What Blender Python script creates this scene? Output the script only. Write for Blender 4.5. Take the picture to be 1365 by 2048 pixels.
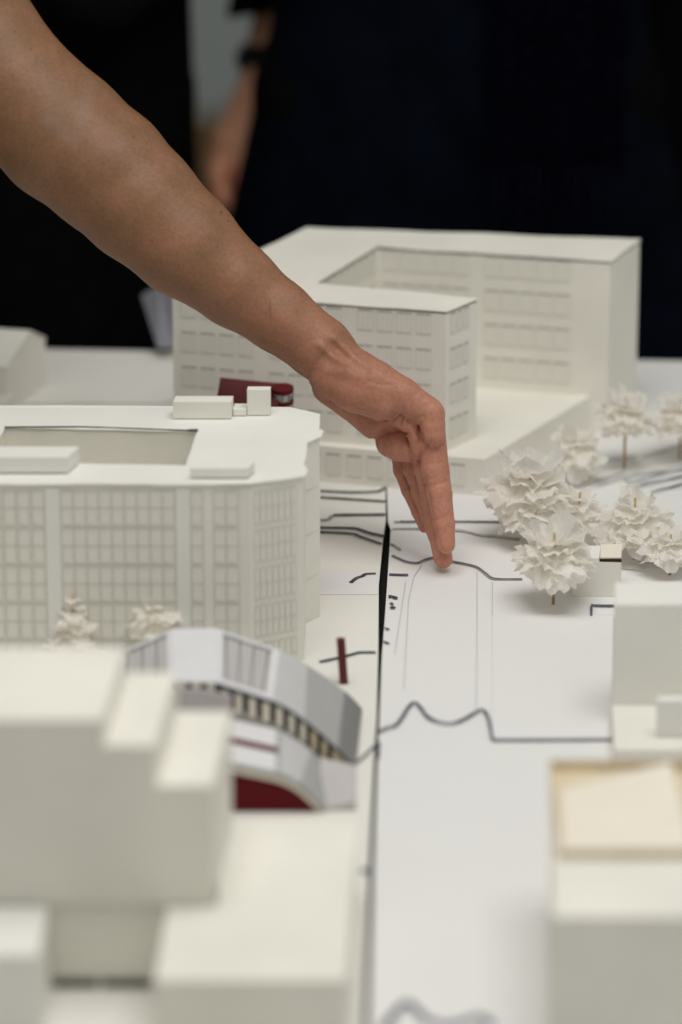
import bpy, bmesh, math, random
import numpy as np
from mathutils import Vector, noise
from mathutils.geometry import tessellate_polygon

random.seed(7); RNG = np.random.default_rng(7)
for o in list(bpy.data.objects): bpy.data.objects.remove(o)
SC = bpy.context.scene
COL = SC.collection

# ------------------------------------------------------------------ camera
# z = 0 is the top of the paper model's base boards, the floor lies 0.78 m below
CAM = Vector((0, 0, 1.0)); PITCH = math.radians(20.0); F = 8533.3
FOCUS = 2.795
cd = bpy.data.cameras.new('camera'); cam = bpy.data.objects.new('camera', cd); COL.objects.link(cam)
cam.location = CAM; cam.rotation_euler = (math.radians(90) - PITCH, 0, 0)
cd.sensor_fit = 'VERTICAL'; cd.sensor_height = 36.0; cd.sensor_width = 24.0; cd.lens = 150.0
cd.clip_start = 0.05; cd.clip_end = 100
cd.dof.use_dof = True; cd.dof.focus_distance = FOCUS; cd.dof.aperture_fstop = 3.0; cd.dof.aperture_blades = 9
SC.camera = cam

# ------------------------------------------------------------------ light
W = bpy.data.worlds.new('World'); SC.world = W; W.use_nodes = True
bgn = W.node_tree.nodes['Background']
bgn.inputs['Color'].default_value = (0.965, 0.985, 0.90, 1); bgn.inputs['Strength'].default_value = 0.335
def area(name, loc, rot, sx, sy, power, col):
    l = bpy.data.lights.new(name, 'AREA'); l.shape = 'RECTANGLE'; l.size = sx; l.size_y = sy
    l.energy = power; l.color = col
    o = bpy.data.objects.new(name, l); o.location = loc; o.rotation_euler = rot; COL.objects.link(o); return o
area('ceiling_lamp', (0.2, 2.08, 1.75), (0, 0, 0), 1.4, 1.0, 21, (1.0, 0.97, 0.93))
SC.view_settings.view_transform = 'Standard'; SC.view_settings.look = 'None'
SC.view_settings.gamma = 1; SC.view_settings.exposure = 0.0
SC.cycles.use_denoising = True
SC.cycles.max_bounces = 14; SC.cycles.diffuse_bounces = 6; SC.cycles.transmission_bounces = 14

# ------------------------------------------------------------------ projection helpers
FW = Vector((0, math.cos(PITCH), -math.sin(PITCH))); UP = Vector((0, math.sin(PITCH), math.cos(PITCH))); RT = Vector((1, 0, 0))
def ray(px, py): return FW + RT * ((px - 682.5) / F) + UP * ((1024 - py) / F)
def G(px, py, z=0.0):
    r = ray(px, py); return CAM + r * ((z - CAM.z) / r.z)
def Yp(px, py, y):
    r = ray(px, py); return CAM + r * (y / r.y)
def proj(p):
    d = Vector(p) - CAM; w = d.dot(FW); return 682.5 + F * d.dot(RT) / w, 1024 - F * d.dot(UP) / w, w
def zat(py, g):
    lo, hi = -0.3, 0.95
    for _ in range(50):
        m = (lo + hi) / 2
        if proj((g[0], g[1], m))[1] > py: lo = m
        else: hi = m
    return m

# ------------------------------------------------------------------ object helpers
ORI = {}
def tag(o, label=None, cat=None, group=None, kind=None):
    if label: o['label'] = label
    if cat: o['category'] = cat
    if group: o['group'] = group
    if kind: o['kind'] = kind
    return o
def thing(name, label, cat, loc, group=None):
    o = bpy.data.objects.new(name, None); COL.objects.link(o); o.location = Vector(loc); o.empty_display_size = 0.02
    ORI[o.name] = Vector(loc)
    return tag(o, label, cat, group)
def link_mesh(name, me, parent=None):
    o = bpy.data.objects.new(name, me); COL.objects.link(o)
    if parent: o.parent = parent
    return o
def obj(name, bm, mats, parent=None, smooth=False, keep=False):
    """bm is in world coordinates; stored relative to the thing it belongs to"""
    if not isinstance(mats, (list, tuple)): mats = [mats]
    bmesh.ops.recalc_face_normals(bm, faces=bm.faces[:]) if not keep else None
    if parent is not None: ori = ORI[parent.name]
    else:
        vs = [v.co for v in bm.verts]
        ori = Vector((sum(v.x for v in vs) / len(vs), sum(v.y for v in vs) / len(vs), min(v.z for v in vs)))
    for v in bm.verts: v.co -= ori
    me = bpy.data.meshes.new(name); bm.to_mesh(me); bm.free()
    for m in mats: me.materials.append(m)
    if smooth:
        for p in me.polygons: p.use_smooth = True
    o = link_mesh(name, me, parent)
    if parent is None: o.location = ori
    ORI[o.name] = ori
    return o
def inst(name, me, parent, loc, rz=0):
    o = link_mesh(name, me, parent); o.location = Vector(loc) - ORI[parent.name]; o.rotation_euler = (0, 0, rz); return o
def prism(bm, pts, z0, z1, mat=0, holes=(), tops=None):
    """extruded plan polygon, with optional holes; tops overrides top heights per outline point"""
    loops = [list(pts)] + [list(h) for h in holes]
    tri = tessellate_polygon([[Vector((p[0], p[1], 0)) for p in l] for l in loops])
    flat = [p for l in loops for p in l]
    tz = [z1] * len(flat) if tops is None else list(tops)
    vb = [bm.verts.new((p[0], p[1], z0)) for p in flat]; vt = [bm.verts.new((p[0], p[1], t)) for p, t in zip(flat, tz)]
    fs = []
    for t in tri:
        fs.append(bm.faces.new([vt[i] for i in t])); fs.append(bm.faces.new([vb[i] for i in reversed(t)]))
    k = 0
    for l in loops:
        n = len(l)
        for i in range(n):
            a, b = k + i, k + (i + 1) % n
            fs.append(bm.faces.new((vb[a], vb[b], vt[b], vt[a])))
        k += n
    for f in fs: f.material_index = mat
    return fs
def hexa(bm, b4, t4, mat=0):
    vb = [bm.verts.new(p) for p in b4]; vt = [bm.verts.new(p) for p in t4]
    fs = [bm.faces.new(vt), bm.faces.new(vb[::-1])]
    for i in range(4): fs.append(bm.faces.new((vb[i], vb[(i + 1) % 4], vt[(i + 1) % 4], vt[i])))
    for f in fs: f.material_index = mat
def bev(bm, w=0.0004):
    es = [e for e in bm.edges if len(e.link_faces) == 2 and e.calc_face_angle(0) > 0.5]
    if es: bmesh.ops.bevel(bm, geom=es, offset=w, segments=1, affect='EDGES', clamp_overlap=True)
def strip(bm, pts, w, z0, h, mat=0, wj=0.0):
    """a flat raised ribbon following plan points"""
    n = len(pts); L = []; R = []
    for i in range(n):
        a = Vector(pts[max(i - 1, 0)][:2]); b = Vector(pts[min(i + 1, n - 1)][:2])
        d = (b - a); d = d.normalized() if d.length > 1e-9 else Vector((1, 0)); nn = Vector((-d.y, d.x))
        c = Vector(pts[i][:2]); ww = w * (1 + random.uniform(-wj, wj)) / 2
        L.append(c + nn * ww); R.append(c - nn * ww)
    tl = [bm.verts.new((p.x, p.y, z0 + h)) for p in L]; tr = [bm.verts.new((p.x, p.y, z0 + h)) for p in R]
    bl = [bm.verts.new((p.x, p.y, z0)) for p in L]; br = [bm.verts.new((p.x, p.y, z0)) for p in R]
    for i in range(n - 1):
        for q in ((tl[i], tr[i], tr[i + 1], tl[i + 1]), (tl[i], tl[i + 1], bl[i + 1], bl[i]), (tr[i], br[i], br[i + 1], tr[i + 1])):
            bm.faces.new(q).material_index = mat
    for i in (0, n - 1): bm.faces.new((tl[i], bl[i], br[i], tr[i])).material_index = mat
def tube(bm, pts, radii, seg=8, cap=True):
    rings = []
    for i, p in enumerate(pts):
        p = Vector(p); a = Vector(pts[max(i - 1, 0)]); b = Vector(pts[min(i + 1, len(pts) - 1)])
        d = (b - a).normalized(); u = d.orthogonal().normalized(); v = d.cross(u)
        if rings:
            pu = rings[-1][1]; u = (pu - d * pu.dot(d)).normalized(); v = d.cross(u)
        r = radii[i] if hasattr(radii, '__len__') else radii
        rings.append(([bm.verts.new(p + (u * math.cos(t) + v * math.sin(t)) * r) for t in [2 * math.pi * k / seg for k in range(seg)]], u))
    for (a, _), (b, _) in zip(rings, rings[1:]):
        for k in range(seg): bm.faces.new((a[k], a[(k + 1) % seg], b[(k + 1) % seg], b[k]))
    if cap: bm.faces.new(rings[0][0][::-1]); bm.faces.new(rings[-1][0])

# ------------------------------------------------------------------ materials
def nodes(name):
    m = bpy.data.materials.new(name); m.use_nodes = True
    nt = m.node_tree; return m, nt, nt.nodes, nt.links, nt.nodes['Principled BSDF']
def paper(name, col, var=0.03, scale=60, bump=0.08, rough=0.85, trans=0.0, fibre=900):
    m, nt, N, L, P = nodes(name)
    tc = N.new('ShaderNodeTexCoord'); n1 = N.new('ShaderNodeTexNoise'); n1.inputs['Scale'].default_value = scale; n1.inputs['Detail'].default_value = 5
    L.new(tc.outputs['Object'], n1.inputs['Vector'])
    cr = N.new('ShaderNodeValToRGB'); e = cr.color_ramp.elements
    e[0].position = 0.3; e[1].position = 0.7
    e[0].color = tuple(c * (1 - var) for c in col) + (1,); e[1].color = tuple(min(0.96, c * (1 + var)) for c in col) + (1,)
    L.new(n1.outputs['Fac'], cr.inputs['Fac']); L.new(cr.outputs['Color'], P.inputs['Base Color'])
    P.inputs['Roughness'].default_value = rough; P.inputs['Specular IOR Level'].default_value = 0.25
    n2 = N.new('ShaderNodeTexNoise'); n2.inputs['Scale'].default_value = fibre; n2.inputs['Detail'].default_value = 3
    L.new(tc.outputs['Object'], n2.inputs['Vector'])
    n3 = N.new('ShaderNodeTexNoise'); n3.inputs['Scale'].default_value = 22; n3.inputs['Detail'].default_value = 1
    L.new(tc.outputs['Object'], n3.inputs['Vector'])
    mx = N.new('ShaderNodeMath'); mx.operation = 'MULTIPLY_ADD'; mx.inputs[1].default_value = 12.0
    L.new(n3.outputs['Fac'], mx.inputs[0]); L.new(n2.outputs['Fac'], mx.inputs[2])
    b = N.new('ShaderNodeBump'); b.inputs['Strength'].default_value = bump * 3; b.inputs['Distance'].default_value = 0.0003
    L.new(mx.outputs['Value'], b.inputs['Height']); L.new(b.outputs['Normal'], P.inputs['Normal'])
    if trans:
        t = N.new('ShaderNodeBsdfTranslucent'); t.inputs['Color'].default_value = (min(.97, col[0] * 1.07), min(.95, col[1] * 1.05), col[2] * 1.0, 1)
        ms = N.new('ShaderNodeMixShader'); ms.inputs['Fac'].default_value = trans
        out = N['Material Output']; L.new(P.outputs['BSDF'], ms.inputs[1]); L.new(t.outputs['BSDF'], ms.inputs[2]); L.new(ms.outputs['Shader'], out.inputs['Surface'])
    return m
def plain(name, col, rough=0.7, var=0.15, scale=80, spec=0.3):
    m, nt, N, L, P = nodes(name)
    tc = N.new('ShaderNodeTexCoord'); n1 = N.new('ShaderNodeTexNoise'); n1.inputs['Scale'].default_value = scale; n1.inputs['Detail'].default_value = 4
    L.new(tc.outputs['Object'], n1.inputs['Vector'])
    cr = N.new('ShaderNodeValToRGB'); e = cr.color_ramp.elements; e[0].position = 0.3; e[1].position = 0.7
    e[0].color = tuple(c * (1 - var) for c in col) + (1,); e[1].color = tuple(c * (1 + var) for c in col) + (1,)
    L.new(n1.outputs['Fac'], cr.inputs['Fac']); L.new(cr.outputs['Color'], P.inputs['Base Color'])
    P.inputs['Roughness'].default_value = rough; P.inputs['Specular IOR Level'].default_value = spec
    return m
M_card = paper('ivory_card', (0.82, 0.80, 0.735), var=0.05, scale=16)
M_cardw = paper('white_card', (0.82, 0.81, 0.775), var=0.03, scale=18)
M_sheet = paper('cool_paper', (0.79, 0.785, 0.785), var=0.012, scale=14, bump=0.03)
M_sheetw = paper('warm_paper', (0.79, 0.775, 0.735), var=0.015, scale=14, bump=0.04)
M_lilac = paper('printer_paper', (0.74, 0.735, 0.76), var=0.015)
M_tissue = paper('tree_tissue', (0.965, 0.95, 0.915), var=0.002, bump=0.06, trans=0.62)
M_beige = paper('beige_board', (0.70, 0.60, 0.43), var=0.05)
M_cream = paper('cream_card', (0.84, 0.78, 0.68), var=0.02)
M_shadep = paper('shade_toned_paper', (0.27, 0.27, 0.31), var=0.02)  # pale paper, its shade put into the base colour
M_red = paper('dark_red_card', (0.115, 0.006, 0.010), var=0.06, bump=0.05)
M_redb = paper('wine_card', (0.135, 0.030, 0.036), var=0.06, bump=0.05)
M_inkl = plain('light_grey_ink', (0.47, 0.47, 0.475), 0.75, 0.3, 140)
M_ink = plain('black_ink', (0.07, 0.07, 0.073), 0.7, 0.7, 170)
M_inkg = plain('grey_ink', (0.36, 0.36, 0.36), 0.75, 0.4, 140)
M_inkb = plain('blue_grey_ink', (0.10, 0.105, 0.15), 0.7, 0.35, 120)
M_pencil = plain('pencil_line', (0.58, 0.58, 0.59), 0.8, 0.08, 200)
M_print = plain('facade_print', (0.69, 0.675, 0.62), 0.85, 0.1, 260)
M_printd = plain('facade_print_dark', (0.50, 0.48, 0.45), 0.85, 0.25, 260)
M_printf = plain('facade_print_trace', (0.785, 0.775, 0.74), 0.85, 0.04, 260)
M_printv = plain('facade_print_faint', (0.68, 0.665, 0.615), 0.85, 0.1, 260)
M_glassp = plain('printed_pane', (0.805, 0.787, 0.722), 0.8, 0.03, 200)
M_glassl = plain('printed_pane_pale', (0.81, 0.79, 0.725), 0.8, 0.02, 200)
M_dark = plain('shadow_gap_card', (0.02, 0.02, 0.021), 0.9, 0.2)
M_grey1 = paper('pale_grey_print', (0.55, 0.55, 0.555), var=0.02)
M_grey2 = paper('mid_grey_print', (0.40, 0.40, 0.395), var=0.02)
M_grey3 = paper('dark_grey_print', (0.22, 0.22, 0.218), var=0.03)
M_mauve = paper('mauve_grey_paper', (0.55, 0.525, 0.525), var=0.02)
M_stick = plain('bamboo_stick', (0.50, 0.34, 0.17), 0.6, 0.25, 300)
M_black = plain('black_cloth', (0.0035, 0.0035, 0.0042), 0.95, 0.3, 40, 0.05)
M_navy = plain('navy_cloth', (0.0022, 0.0038, 0.0088), 0.95, 0.4, 30, 0.05)
M_scarf = plain('navy_scarf_cloth', (0.003, 0.0034, 0.010), 0.95, 0.5, 120, 0.05)
M_table = plain('table_laminate', (0.008, 0.0075, 0.007), 0.5, 0.2, 20)
M_steel = plain('painted_steel', (0.05, 0.05, 0.05), 0.4, 0.1)
M_wallp = plain('blue_grey_paint', (0.50, 0.56, 0.585), 0.8, 0.04, 3)
M_floor = plain('oak_floor', (0.15, 0.072, 0.015), 0.5, 0.25, 9)
M_watch = plain('watch_rubber', (0.006, 0.006, 0.006), 0.5, 0.1)
M_wface = plain('watch_glass', (0.02, 0.05, 0.14), 0.1, 0.1)
M_hairc = plain('arm_hair_colour', (0.10, 0.055, 0.03), 0.5, 0.2)
M_head = plain('brown_hair', (0.02, 0.012, 0.008), 0.6, 0.3)

def skin_mat(name, base, red, dark=0.05, sss=0.10):
    m, nt, N, L, P = nodes(name)
    tc = N.new('ShaderNodeTexCoord')
    a = N.new('ShaderNodeAttribute'); a.attribute_name = 'flush'
    mo = N.new('ShaderNodeAttribute'); mo.attribute_name = 'mole'
    ve = N.new('ShaderNodeAttribute'); ve.attribute_name = 'vein'
    n1 = N.new('ShaderNodeTexNoise'); n1.inputs['Scale'].default_value = 45; n1.inputs['Detail'].default_value = 6; n1.inputs['Roughness'].default_value = 0.65
    L.new(tc.outputs['Object'], n1.inputs['Vector'])
    ad = N.new('ShaderNodeMath'); ad.operation = 'MULTIPLY_ADD'; ad.inputs[1].default_value = 0.55
    L.new(n1.outputs['Fac'], ad.inputs[0]); L.new(a.outputs['Fac'], ad.inputs[2])
    sb = N.new('ShaderNodeMath'); sb.operation = 'SUBTRACT'; sb.inputs[1].default_value = 0.27; sb.use_clamp = True
    L.new(ad.outputs['Value'], sb.inputs[0])
    mx = N.new('ShaderNodeMix'); mx.data_type = 'RGBA'; mx.inputs['A'].default_value = base + (1,); mx.inputs['B'].default_value = red + (1,)
    L.new(sb.outputs['Value'], mx.inputs['Factor'])
    n2 = N.new('ShaderNodeTexNoise'); n2.inputs['Scale'].default_value = 420; n2.inputs['Detail'].default_value = 4
    L.new(tc.outputs['Object'], n2.inputs['Vector'])
    mr = N.new('ShaderNodeMapRange'); mr.inputs['From Min'].default_value = 0.3; mr.inputs['From Max'].default_value = 0.7; mr.inputs['To Min'].default_value = 0.88; mr.inputs['To Max'].default_value = 1.10
    L.new(n2.outputs['Fac'], mr.inputs['Value'])
    mu = N.new('ShaderNodeMix'); mu.data_type = 'RGBA'; mu.blend_type = 'MULTIPLY'; mu.inputs['Factor'].default_value = 1
    L.new(mx.outputs['Result'], mu.inputs['A']); L.new(mr.outputs['Result'], mu.inputs['B'])
    m2 = N.new('ShaderNodeMix'); m2.data_type = 'RGBA'; m2.inputs['B'].default_value = (0.10, 0.045, 0.025, 1)
    L.new(mo.outputs['Fac'], m2.inputs['Factor']); L.new(mu.outputs['Result'], m2.inputs['A'])
    m3 = N.new('ShaderNodeMix'); m3.data_type = 'RGBA'; m3.inputs['B'].default_value = (0.26, 0.20, 0.17, 1)
    L.new(ve.outputs['Fac'], m3.inputs['Factor']); L.new(m2.outputs['Result'], m3.inputs['A'])
    L.new(m3.outputs['Result'], P.inputs['Base Color'])
    P.inputs['Roughness'].default_value = 0.5; P.inputs['Specular IOR Level'].default_value = 0.34
    P.inputs['Subsurface Weight'].default_value = sss; P.inputs['Subsurface Radius'].default_value = (1.0, 0.35, 0.18); P.inputs['Subsurface Scale'].default_value = 0.006
    v = N.new('ShaderNodeTexVoronoi'); v.inputs['Scale'].default_value = 620; v.feature = 'F1'
    L.new(tc.outputs['Object'], v.inputs['Vector'])
    am = N.new('ShaderNodeMath'); am.operation = 'ADD'; L.new(v.outputs['Distance'], am.inputs[0]); L.new(n2.outputs['Fac'], am.inputs[1])
    b = N.new('ShaderNodeBump'); b.inputs['Strength'].default_value = 0.12; b.inputs['Distance'].default_value = 0.0005
    L.new(am.outputs['Value'], b.inputs['Height']); L.new(b.outputs['Normal'], P.inputs['Normal'])
    return m
M_skin = skin_mat('arm_skin', (0.222, 0.112, 0.056), (0.64, 0.275, 0.195), sss=0.06)
M_skin2 = skin_mat('hand_skin', (0.74, 0.41, 0.25), (0.72, 0.28, 0.17))
M_nail = plain('fingernail', (0.50, 0.23, 0.16), 0.45, 0.05, 120, 0.22)

# ------------------------------------------------------------------ the room
def sheet_obj(name, pts, m):
    bm = bmesh.new(); bm.faces.new([bm.verts.new(p) for p in pts]); o = obj(name, bm, m); o['kind'] = 'structure'; return o
FLZ = -0.78
sheet_obj('floor', [(-9, -6, FLZ), (9, -6, FLZ), (9, 6.8, FLZ), (-9, 6.8, FLZ)], M_floor)
bm = bmesh.new(); hexa(bm, [(-9, 6.8, FLZ - 0.1), (9, 6.8, FLZ - 0.1), (9, 6.95, FLZ - 0.1), (-9, 6.95, FLZ - 0.1)], [(-9, 6.8, 2.2), (9, 6.8, 2.2), (9, 6.95, 2.2), (-9, 6.95, 2.2)])
tag(obj('wall', bm, M_wallp), kind='structure')

# table and the two base boards with the gap between them
FLT = G(95, 698); FRT = G(1365, 722)
def far_y(x): return FLT.y + (FRT.y - FLT.y) * (x - FLT.x) / (FRT.x - FLT.x)
TT = -0.0135
tb = thing('table', 'dark table that carries the white paper city model', 'table', (0.1, 2.2, FLZ))
bm = bmesh.new(); prism(bm, [(-0.68, 1.3), (0.85, 1.3), (0.85, far_y(0.85) - 0.003), (-0.68, far_y(-0.68) - 0.003)], TT - 0.03, TT); bev(bm, 0.002); obj('tabletop', bm, M_table, tb)
for x in (-0.62, 0.78):
    for y in (1.38, 2.98):
        bm = bmesh.new(); hexa(bm, [(x - .02, y - .02, FLZ), (x + .02, y - .02, FLZ), (x + .02, y + .02, FLZ), (x - .02, y + .02, FLZ)], [(x - .02, y - .02, TT - .03), (x + .02, y - .02, TT - .03), (x + .02, y + .02, TT - .03), (x - .02, y + .02, TT - .03)])
        obj('leg', bm, M_steel, tb)
def darkside(bm):  # colours the board sides dark so the gap reads as deep shade
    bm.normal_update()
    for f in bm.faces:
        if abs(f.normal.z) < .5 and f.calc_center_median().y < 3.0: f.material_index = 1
def gp(l): return [G(px, py) for px, py in l]
gapL = gp([(771.5, 978), (772, 1042), (767, 1075), (758, 1172), (757, 1300), (753.5, 1440), (750, 1486), (737, 1750), (726, 2048)])
gapR = gp([(774.5, 978), (776.5, 1044), (782, 1060), (776, 1150), (769.5, 1245), (764.5, 1310), (759, 1450), (757, 1486), (748, 1750), (739, 2048)])
topL = G(777, 700); a0 = gapL[-1]; near = Vector((a0.x + 0.002, 1.3, 0))
lb = thing('model_base', 'left base board in warm white paper, left of the black gap', 'model base', (-0.3, 2.2, TT))
rb = thing('model_base', 'right base board in cooler white paper with wavy drawn lines, right of the black gap', 'model base', (0.4, 2.2, TT))
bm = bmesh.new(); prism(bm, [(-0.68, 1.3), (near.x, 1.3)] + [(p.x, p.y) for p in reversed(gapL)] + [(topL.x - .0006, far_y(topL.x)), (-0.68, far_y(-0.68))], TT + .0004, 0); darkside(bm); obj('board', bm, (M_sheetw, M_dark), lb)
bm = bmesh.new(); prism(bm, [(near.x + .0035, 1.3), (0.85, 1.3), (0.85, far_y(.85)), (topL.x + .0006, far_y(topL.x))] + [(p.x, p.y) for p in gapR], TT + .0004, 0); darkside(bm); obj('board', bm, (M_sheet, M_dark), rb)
# loose sheets laid on the boards
def laid(parent, pix, z, th, m, name='paper_sheet'):
    bm = bmesh.new(); prism(bm, [(p.x, p.y) for p in gp(pix)], z, z + th); return obj(name, bm, m, parent)
laid(lb, [(560, 1190), (756, 1190), (756.5, 1182), (757.5, 1146), (560, 1146)], 0.0002, 0.0004, M_sheet)
laid(lb, [(-120, 1146), (-120, 812), (30, 812), (340, 812), (420, 806), (640, 975), (640, 1143), (300, 1146)], 0.0002, 0.0003, M_sheetw)
laid(rb, [(985, 1480), (1228, 1479), (1235, 1234), (1183, 1233), (985, 1234)], 0.0002, 0.0011, M_sheet)
laid(rb, [(985, 1232), (1183, 1231), (1400, 1231), (1400, 1164), (985, 1163)], 0.0002, 0.0004, M_sheet)
# drawn and cut contour lines
def line(parent, pix, wpx, m, z=0.0008, wj=0.15, sub=4, h=0.0004):
    # smooth resample
    pts = []
    n = len(pix)
    for i in range(n - 1):
        p0, p1, p2, p3 = pix[max(i - 1, 0)], pix[i], pix[i + 1], pix[min(i + 2, n - 1)]
        for k in range(sub):
            t = k / sub
            c = lambda j: 0.5 * (2 * p1[j] + (p2[j] - p0[j]) * t + (2 * p0[j] - 5 * p1[j] + 4 * p2[j] - p3[j]) * t * t + (3 * p1[j] - p0[j] - 3 * p2[j] + p3[j]) * t ** 3)
            pts.append((c(0), c(1)))
    pts.append(pix[-1])
    P3 = [G(px, py) for px, py in pts]
    sc = proj(P3[len(P3) // 2])[2] / F
    d = P3[-1] - P3[0]; horiz = abs(d.x) > abs(d.y)
    w = wpx * sc * (1.75 if horiz else 1.0)
    bm = bmesh.new(); strip(bm, P3, w, z, h, wj=wj); return obj('contour_line', bm, m, parent)
line(lb, [(640, 984), (700, 987), (745, 986), (760, 984), (770, 978)], 4.4, M_inkg); line(lb, [(640, 984.5), (700, 987.5), (746, 986.5), (760, 984.5), (770, 978.5)], 1.6, M_ink, z=0.0014)
line(lb, [(640, 996), (700, 1000), (771, 1005)], 4, M_inkg); line(lb, [(640, 997.5), (700, 1001.5), (771, 1006)], 1.4, M_ink, z=0.0014)
line(lb, [(640, 1042), (657, 1041), (663, 1035), (670, 1032)], 4, M_inkg); line(lb, [(668, 1032), (710, 1031.5), (771, 1031)], 6, M_inkg); line(lb, [(668, 1033.5), (710, 1033), (771, 1032.5)], 2.4, M_ink, z=0.0014)
line(lb, [(640, 1057), (700, 1058), (716, 1060), (740, 1068), (768, 1074)], 5, M_inkg); line(lb, [(640, 1058.5), (700, 1059.5), (716, 1061.5), (740, 1069.5), (768, 1075.5)], 2, M_ink, z=0.0014)
line(lb, [(640, 1066), (703, 1069), (720, 1075), (763, 1090)], 5, M_inkg); line(lb, [(640, 1067.5), (703, 1070.5), (720, 1076.5), (763, 1091.5)], 2, M_ink, z=0.0014)
line(rb, [(782, 1090), (792, 1095), (801, 1102)], 6, M_inkg)
line(rb, [(789, 1046), (900, 1046), (1000, 1046.5), (1068, 1048)], 3.4, M_inkg); line(rb, [(800, 1046.5), (900, 1046.5), (1000, 1047), (1068, 1048)], 1.2, M_ink, z=0.0014)
line(rb, [(785, 1060), (830, 1059.5), (905, 1062), (935, 1066), (960, 1072), (1000, 1075), (1040, 1081)], 4.4, M_inkl, wj=0.4)
line(rb, [(785, 1113), (800, 1120), (815, 1126), (835, 1128), (850, 1122), (866, 1118), (885, 1120), (905, 1125), (935, 1131), (955, 1137), (972, 1149), (990, 1160), (1045, 1161)], 4.2, M_inkl); line(rb, [(785, 1115), (800, 1122), (815, 1127.5), (835, 1129.5), (850, 1123.5), (866, 1119.5), (885, 1121.5), (905, 1126.5), (935, 1132.5), (955, 1138.5), (972, 1150.5), (990, 1161), (1045, 1162)], 0.7, M_ink, z=0.0014)
line(lb, [(702, 1168), (714, 1159), (726, 1155), (732, 1151), (752, 1150)], 7, M_ink, z=0.001)
line(rb, [(779, 1151), (800, 1152), (817, 1152)], 4.5, M_inkb)
for pl in ([(778, 1196), (786, 1196), (794, 1200)], [(781, 1209), (787, 1212)], [(782, 1217), (791, 1219)], [(771, 1259), (778, 1262)], [(768, 1286), (778, 1290)]):
    line(rb, pl, 5, M_ink, z=0.001, wj=0.4)
line(lb, [(640, 1326), (668, 1320), (690, 1315), (712, 1309), (722, 1307), (752, 1307)], 4.5, M_inkb)
line(rb, [(758, 1468), (775, 1460), (790, 1456), (803, 1442), (818, 1418), (830, 1409), (842, 1420), (856, 1438), (880, 1449), (905, 1451), (928, 1443), (950, 1430), (966, 1424), (977, 1440), (983, 1470), (985, 1482)], 3.6, M_inkb, z=0.0016)
line(rb, [(985, 1483), (1100, 1483), (1224, 1482)], 4, M_inkb, z=0.0004)  # shadow under the raised sheet's near edge, painted as a dark line
line(lb, [(708, 1532), (728, 1516), (742, 1502), (752, 1492)], 5, M_inkb)
line(rb, [(757.5, 1488), (757, 1500), (756, 1520)], 7, M_ink, z=0.001)
line(rb, [(765, 2062), (790, 2030), (813, 2008), (836, 2024), (856, 2044), (905, 2052), (958, 2036), (985, 2055)], 9, M_inkb)
line(lb, [(722, 1744), (736, 1744)], 9, M_inkb)
line(rb, [(1183, 1236), (1183, 1218)], 5, M_inkb, z=0.0016); line(rb, [(1182, 1215), (1205, 1216), (1229, 1216)], 4.5, M_inkb, z=0.0016)
for pl in ([(845, 1130), (828, 1156), (818, 1200), (808, 1380)], [(812, 1165), (790, 1310)], [(955, 1142), (954.5, 1300), (953, 1418)], [(985.5, 1166), (985.5, 1232)]):
    line(rb, pl, 0.9, M_pencil, z=0.0008, wj=0.05, sub=1)
line(rb, [(1229, 1240), (1224, 1480)], 3.5, M_pencil, z=0.0016, wj=.05, sub=1)  # painted line for the right block's base edge and its soft shade
for pl in ([(40, 812), (180, 811), (330, 812)], [(330, 812), (345, 803)]): line(lb, pl, 1.6, M_inkg, z=0.0008)
for pl in ([(1191, 967), (1252, 948)], [(1249, 964), (1420, 918)], [(1255, 970), (1420, 931)], [(1268, 980), (1420, 944)], [(1303, 989), (1420, 958)], [(1217, 924), (1271, 919)], [(1288, 917), (1420, 880)], [(1195, 975), (1280, 950)],  # diagonal grey stripes paint in the shadows of the steps
           [(1245, 1139), (1290, 1144)], [(1277, 1131), (1322, 1135), (1420, 1140)]):
    line(rb, pl, 2.8, M_inkl, z=0.0022, wj=0.1)
# flight of thin card steps on the right
st = []
for k, (px0, py0, px1, py1) in enumerate([(1255, 972, 1420, 933), (1268, 982, 1420, 946), (1303, 991, 1420, 960)]):
    bm = bmesh.new(); a = G(px0, py0); b = G(px1, py1); prism(bm, [(a.x, a.y), (b.x, b.y), (b.x + .05, b.y + .012 - .003 * k), (a.x + .0, a.y + .012 - .003 * k)], 0.0002, 0.0018 - .0003 * k); obj('card_step', bm, M_sheet, rb)

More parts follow.
